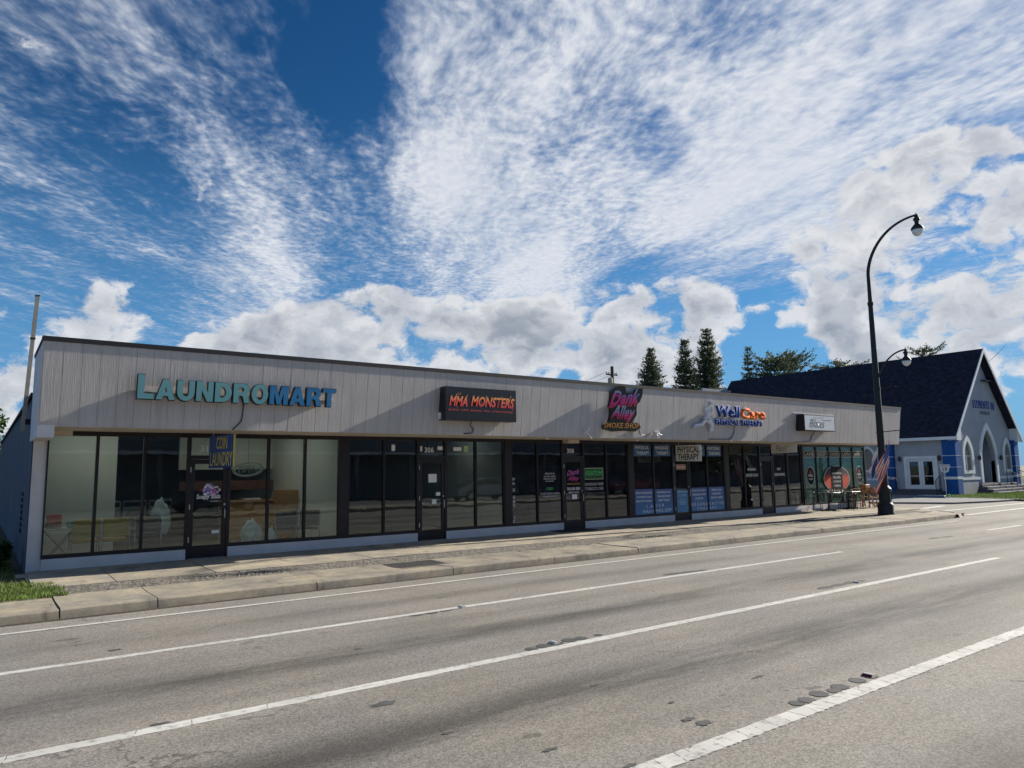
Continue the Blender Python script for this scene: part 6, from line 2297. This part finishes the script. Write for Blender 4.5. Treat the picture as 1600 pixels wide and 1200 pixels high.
def washer(x, y, label):
    t = thing("washing_machine", (x, y, .02), label, "washing machine", "washing machines in the laundry")
    MB().bbox(x - .34, x + .34, y, y + .7, .02, 1.05, .015).build("body", STEEL, t)
    mb = MB(); mb.tube([(x + .2 * math.cos(a * .3142), y - .02, .55 + .2 * math.sin(a * .3142)) for a in range(21)], .03, 6)
    mb.build("door_ring", WHITE, t, True)
    MB().box(x - .30, x + .30, y - .012, y - .001, .86, 1.0).build("control_panel", BLACK, t)


for k in range(3):
    washer(-4.0 + k * .72, 8.3, ("steel washing machine at the left of the rear row", "steel washing machine in the middle of the rear row", "steel washing machine at the right of the rear row")[k])
t = MB().lathe(.115 + 1.08, .20, [(.055, .23), (.06, .26), (.06, .92), (.03, .96)], 12).build("foam_tube", paint("yellow_foam", (0.50, 0.46, 0.05), .7, .08, 4))
tag(t, "yellow foam tube standing in the second shop's window", "foam tube")
# shelving in the smoke shop, glimpsed through dark glass
for (x, lab) in ((PITCH + 1.2, "dark display shelf behind the first smoke shop windows"), (DOORS[2][1] + 1.1, "dark display shelf behind the last smoke shop windows")):
    t = thing("display_shelf", (x, 3.0, .02), lab, "shelf", "display shelves in the smoke shop")
    MB().box(x - .7, x + .7, 3.2, 3.25, .02, 2.1).build("back_board", GREYV, t)
    for k in range(5):
        MB().box(x - .7, x + .7, 2.9, 3.195, .3 + k * .4, .33 + k * .4).build("shelf_board", WHITE, t)

# ================================================================ far side of the road, seen mirrored in the shop windows
ow = MB()
ow.box(-80, 120, -20.4, -17.75, -.25, -.02)
tag(ow.build("opposite_sidewalk", CONC), kind="structure")
lt = MB(); lt.face([(-80, -60, -.06), (120, -60, -.06), (120, -20.4, -.06), (-80, -20.4, -.06)])
tag(lt.build("opposite_parking_lot", paint("lot_asphalt", (0.11, 0.11, 0.112), .9, .2, .8, fine=.1)), kind="structure")
ob = thing("opposite_building", (10, -31, 0), "long low building across the road, mirrored in the shop glass", "building")
OWL = paint("opposite_wall", (0.22, 0.24, 0.27), .8, .1, 1)
MB().box(-45, 70, -46, -31, -.1, 6.6).build("wall", OWL, ob)
MB().box(-45, 70, -31, -28.4, 3.05, 3.5).build("canopy", paint("opposite_canopy", (0.16, 0.18, 0.22), .7, .1, 1), ob)
MB().box(-45, 70, -28.42, -28.37, 3.06, 3.22).build("canopy_edge", CWHT, ob)
for k in range(28):
    x = -43 + k * 4.05
    w_ = MB().box(x, x + 3.3, -31.06, -31.002, .35, 2.85).build("window", BRONZE, ob)
    MB().box(x + .1, x + 3.2, -31.07, -31.062, .45, 2.75).build("pane", G_DARK, w_)
    MB().box(x + 3.5, x + 3.72, -28.75, -28.53, -.06, 3.05).build("column", OWL, ob)


def car(name):
    t = thing(name, (0, 0, 0), "x", "car")
    return t


def sedan(x, y, rot, c, label):
    t = thing("parked_car", (x, y, -.06), label, "car", "cars parked across the road")
    t.rotation_euler = (0, 0, rot)
    pm_ = paint("car_paint_%d" % (int(x) + 90), c, .25, .04, 1, coat=.8)
    prof = [(-2.25, .38), (-2.28, .62), (-2.15, .82), (-1.55, .93), (-.95, 1.30), (-.35, 1.43), (.45, 1.42), (1.15, 1.05), (1.95, .92), (2.22, .75), (2.25, .42)]
    mb = MB()
    n = len(prof)
    for sy_, sc_ in ((-.86, .97), (-.72, 1.0), (.72, 1.0), (.86, .97)):
        for (px_, pz_) in prof:
            inset = 0.0 if pz_ < .95 else (.20 * (pz_ - .95) / .48)
            yy = sy_ * (1 - inset)
            mb.v.append((px_ * sc_, yy, pz_ if abs(sy_) < .8 or pz_ < .7 else pz_ - .05))
    for r_ in range(3):
        for k in range(n - 1):
            a = r_ * n + k
            mb.f.append((a, a + 1, a + n + 1, a + n)); mb.mi.append(0)
    mb.f.append(tuple(range(n))); mb.mi.append(0)
    mb.f.append(tuple(3 * n + k for k in reversed(range(n)))); mb.mi.append(0)
    o = mb.build("body", pm_, t, keep=False); smooth_angle(o, 40)
    md = o.modifiers.new("round", 'BEVEL'); md.width = .05; md.segments = 2
    for sy_ in (-1, 1):
        g = MB()
        g.face([(-1.15, sy_ * .868, .98), (-.85, sy_ * .80, 1.28), (-.05, sy_ * .775, 1.36), (-.05, sy_ * .868, .98)])
        g.face([(.03, sy_ * .868, .98), (.03, sy_ * .775, 1.36), (.42, sy_ * .78, 1.34), (.98, sy_ * .85, 1.03)])
        g.build("side_window", BLACK, t, keep=False)
    for (ax, az_, bx_, bz_) in ((-1.60, .955, -.98, 1.315), (1.60, .99, .52, 1.42)):
        g = MB()
        g.face([(ax, -.66, az_), (ax, .66, az_), (bx_, .58, bz_), (bx_, -.58, bz_)])
        g.build("windscreen", BLACK, t, keep=False)
    for wx_ in (-1.4, 1.42):
        for sy_ in (-1, 1):
            wm = MB()
            wm.tube([(wx_, sy_ * .70, .33), (wx_, sy_ * .90, .33)], .33, 20)
            w_ = wm.build("wheel", RUBBER, t, keep=False)
            rm = MB(); rm.tube([(wx_, sy_ * .895, .33), (wx_, sy_ * .912, .33)], .20, 14)
            rm.build("rim", STEEL, w_, keep=False)
    for sy_ in (-1, 1):
        MB().box(2.15, 2.24, sy_ * .62 - .16, sy_ * .62 + .16, .66, .78).build("headlight", WHITE, t, keep=False)
        MB().box(-2.27, -2.20, sy_ * .62 - .16, sy_ * .62 + .16, .68, .80).build("tail_light", REFR, t, keep=False)
    return t


sedan(2.5, -21.8, 3.14, (0.03, 0.04, 0.06), "dark sedan mirrored in the second shop's windows")
sedan(-14.0, -22.6, 0.0, (0.45, 0.46, 0.48), "silver sedan mirrored in the laundry windows")
sedan(19.0, -22.0, 0.05, (0.30, 0.31, 0.33), "grey sedan mirrored in the therapy windows")
sedan(33.0, -22.4, 3.1, (0.35, 0.02, 0.02), "red sedan mirrored in the pilates windows")
broad("leafy_tree", "green tree across the road, mirrored in the grill windows", 44.0, -24.0, 6.5, 3.0, 41, [TREE, BUSH], 3000, .4)
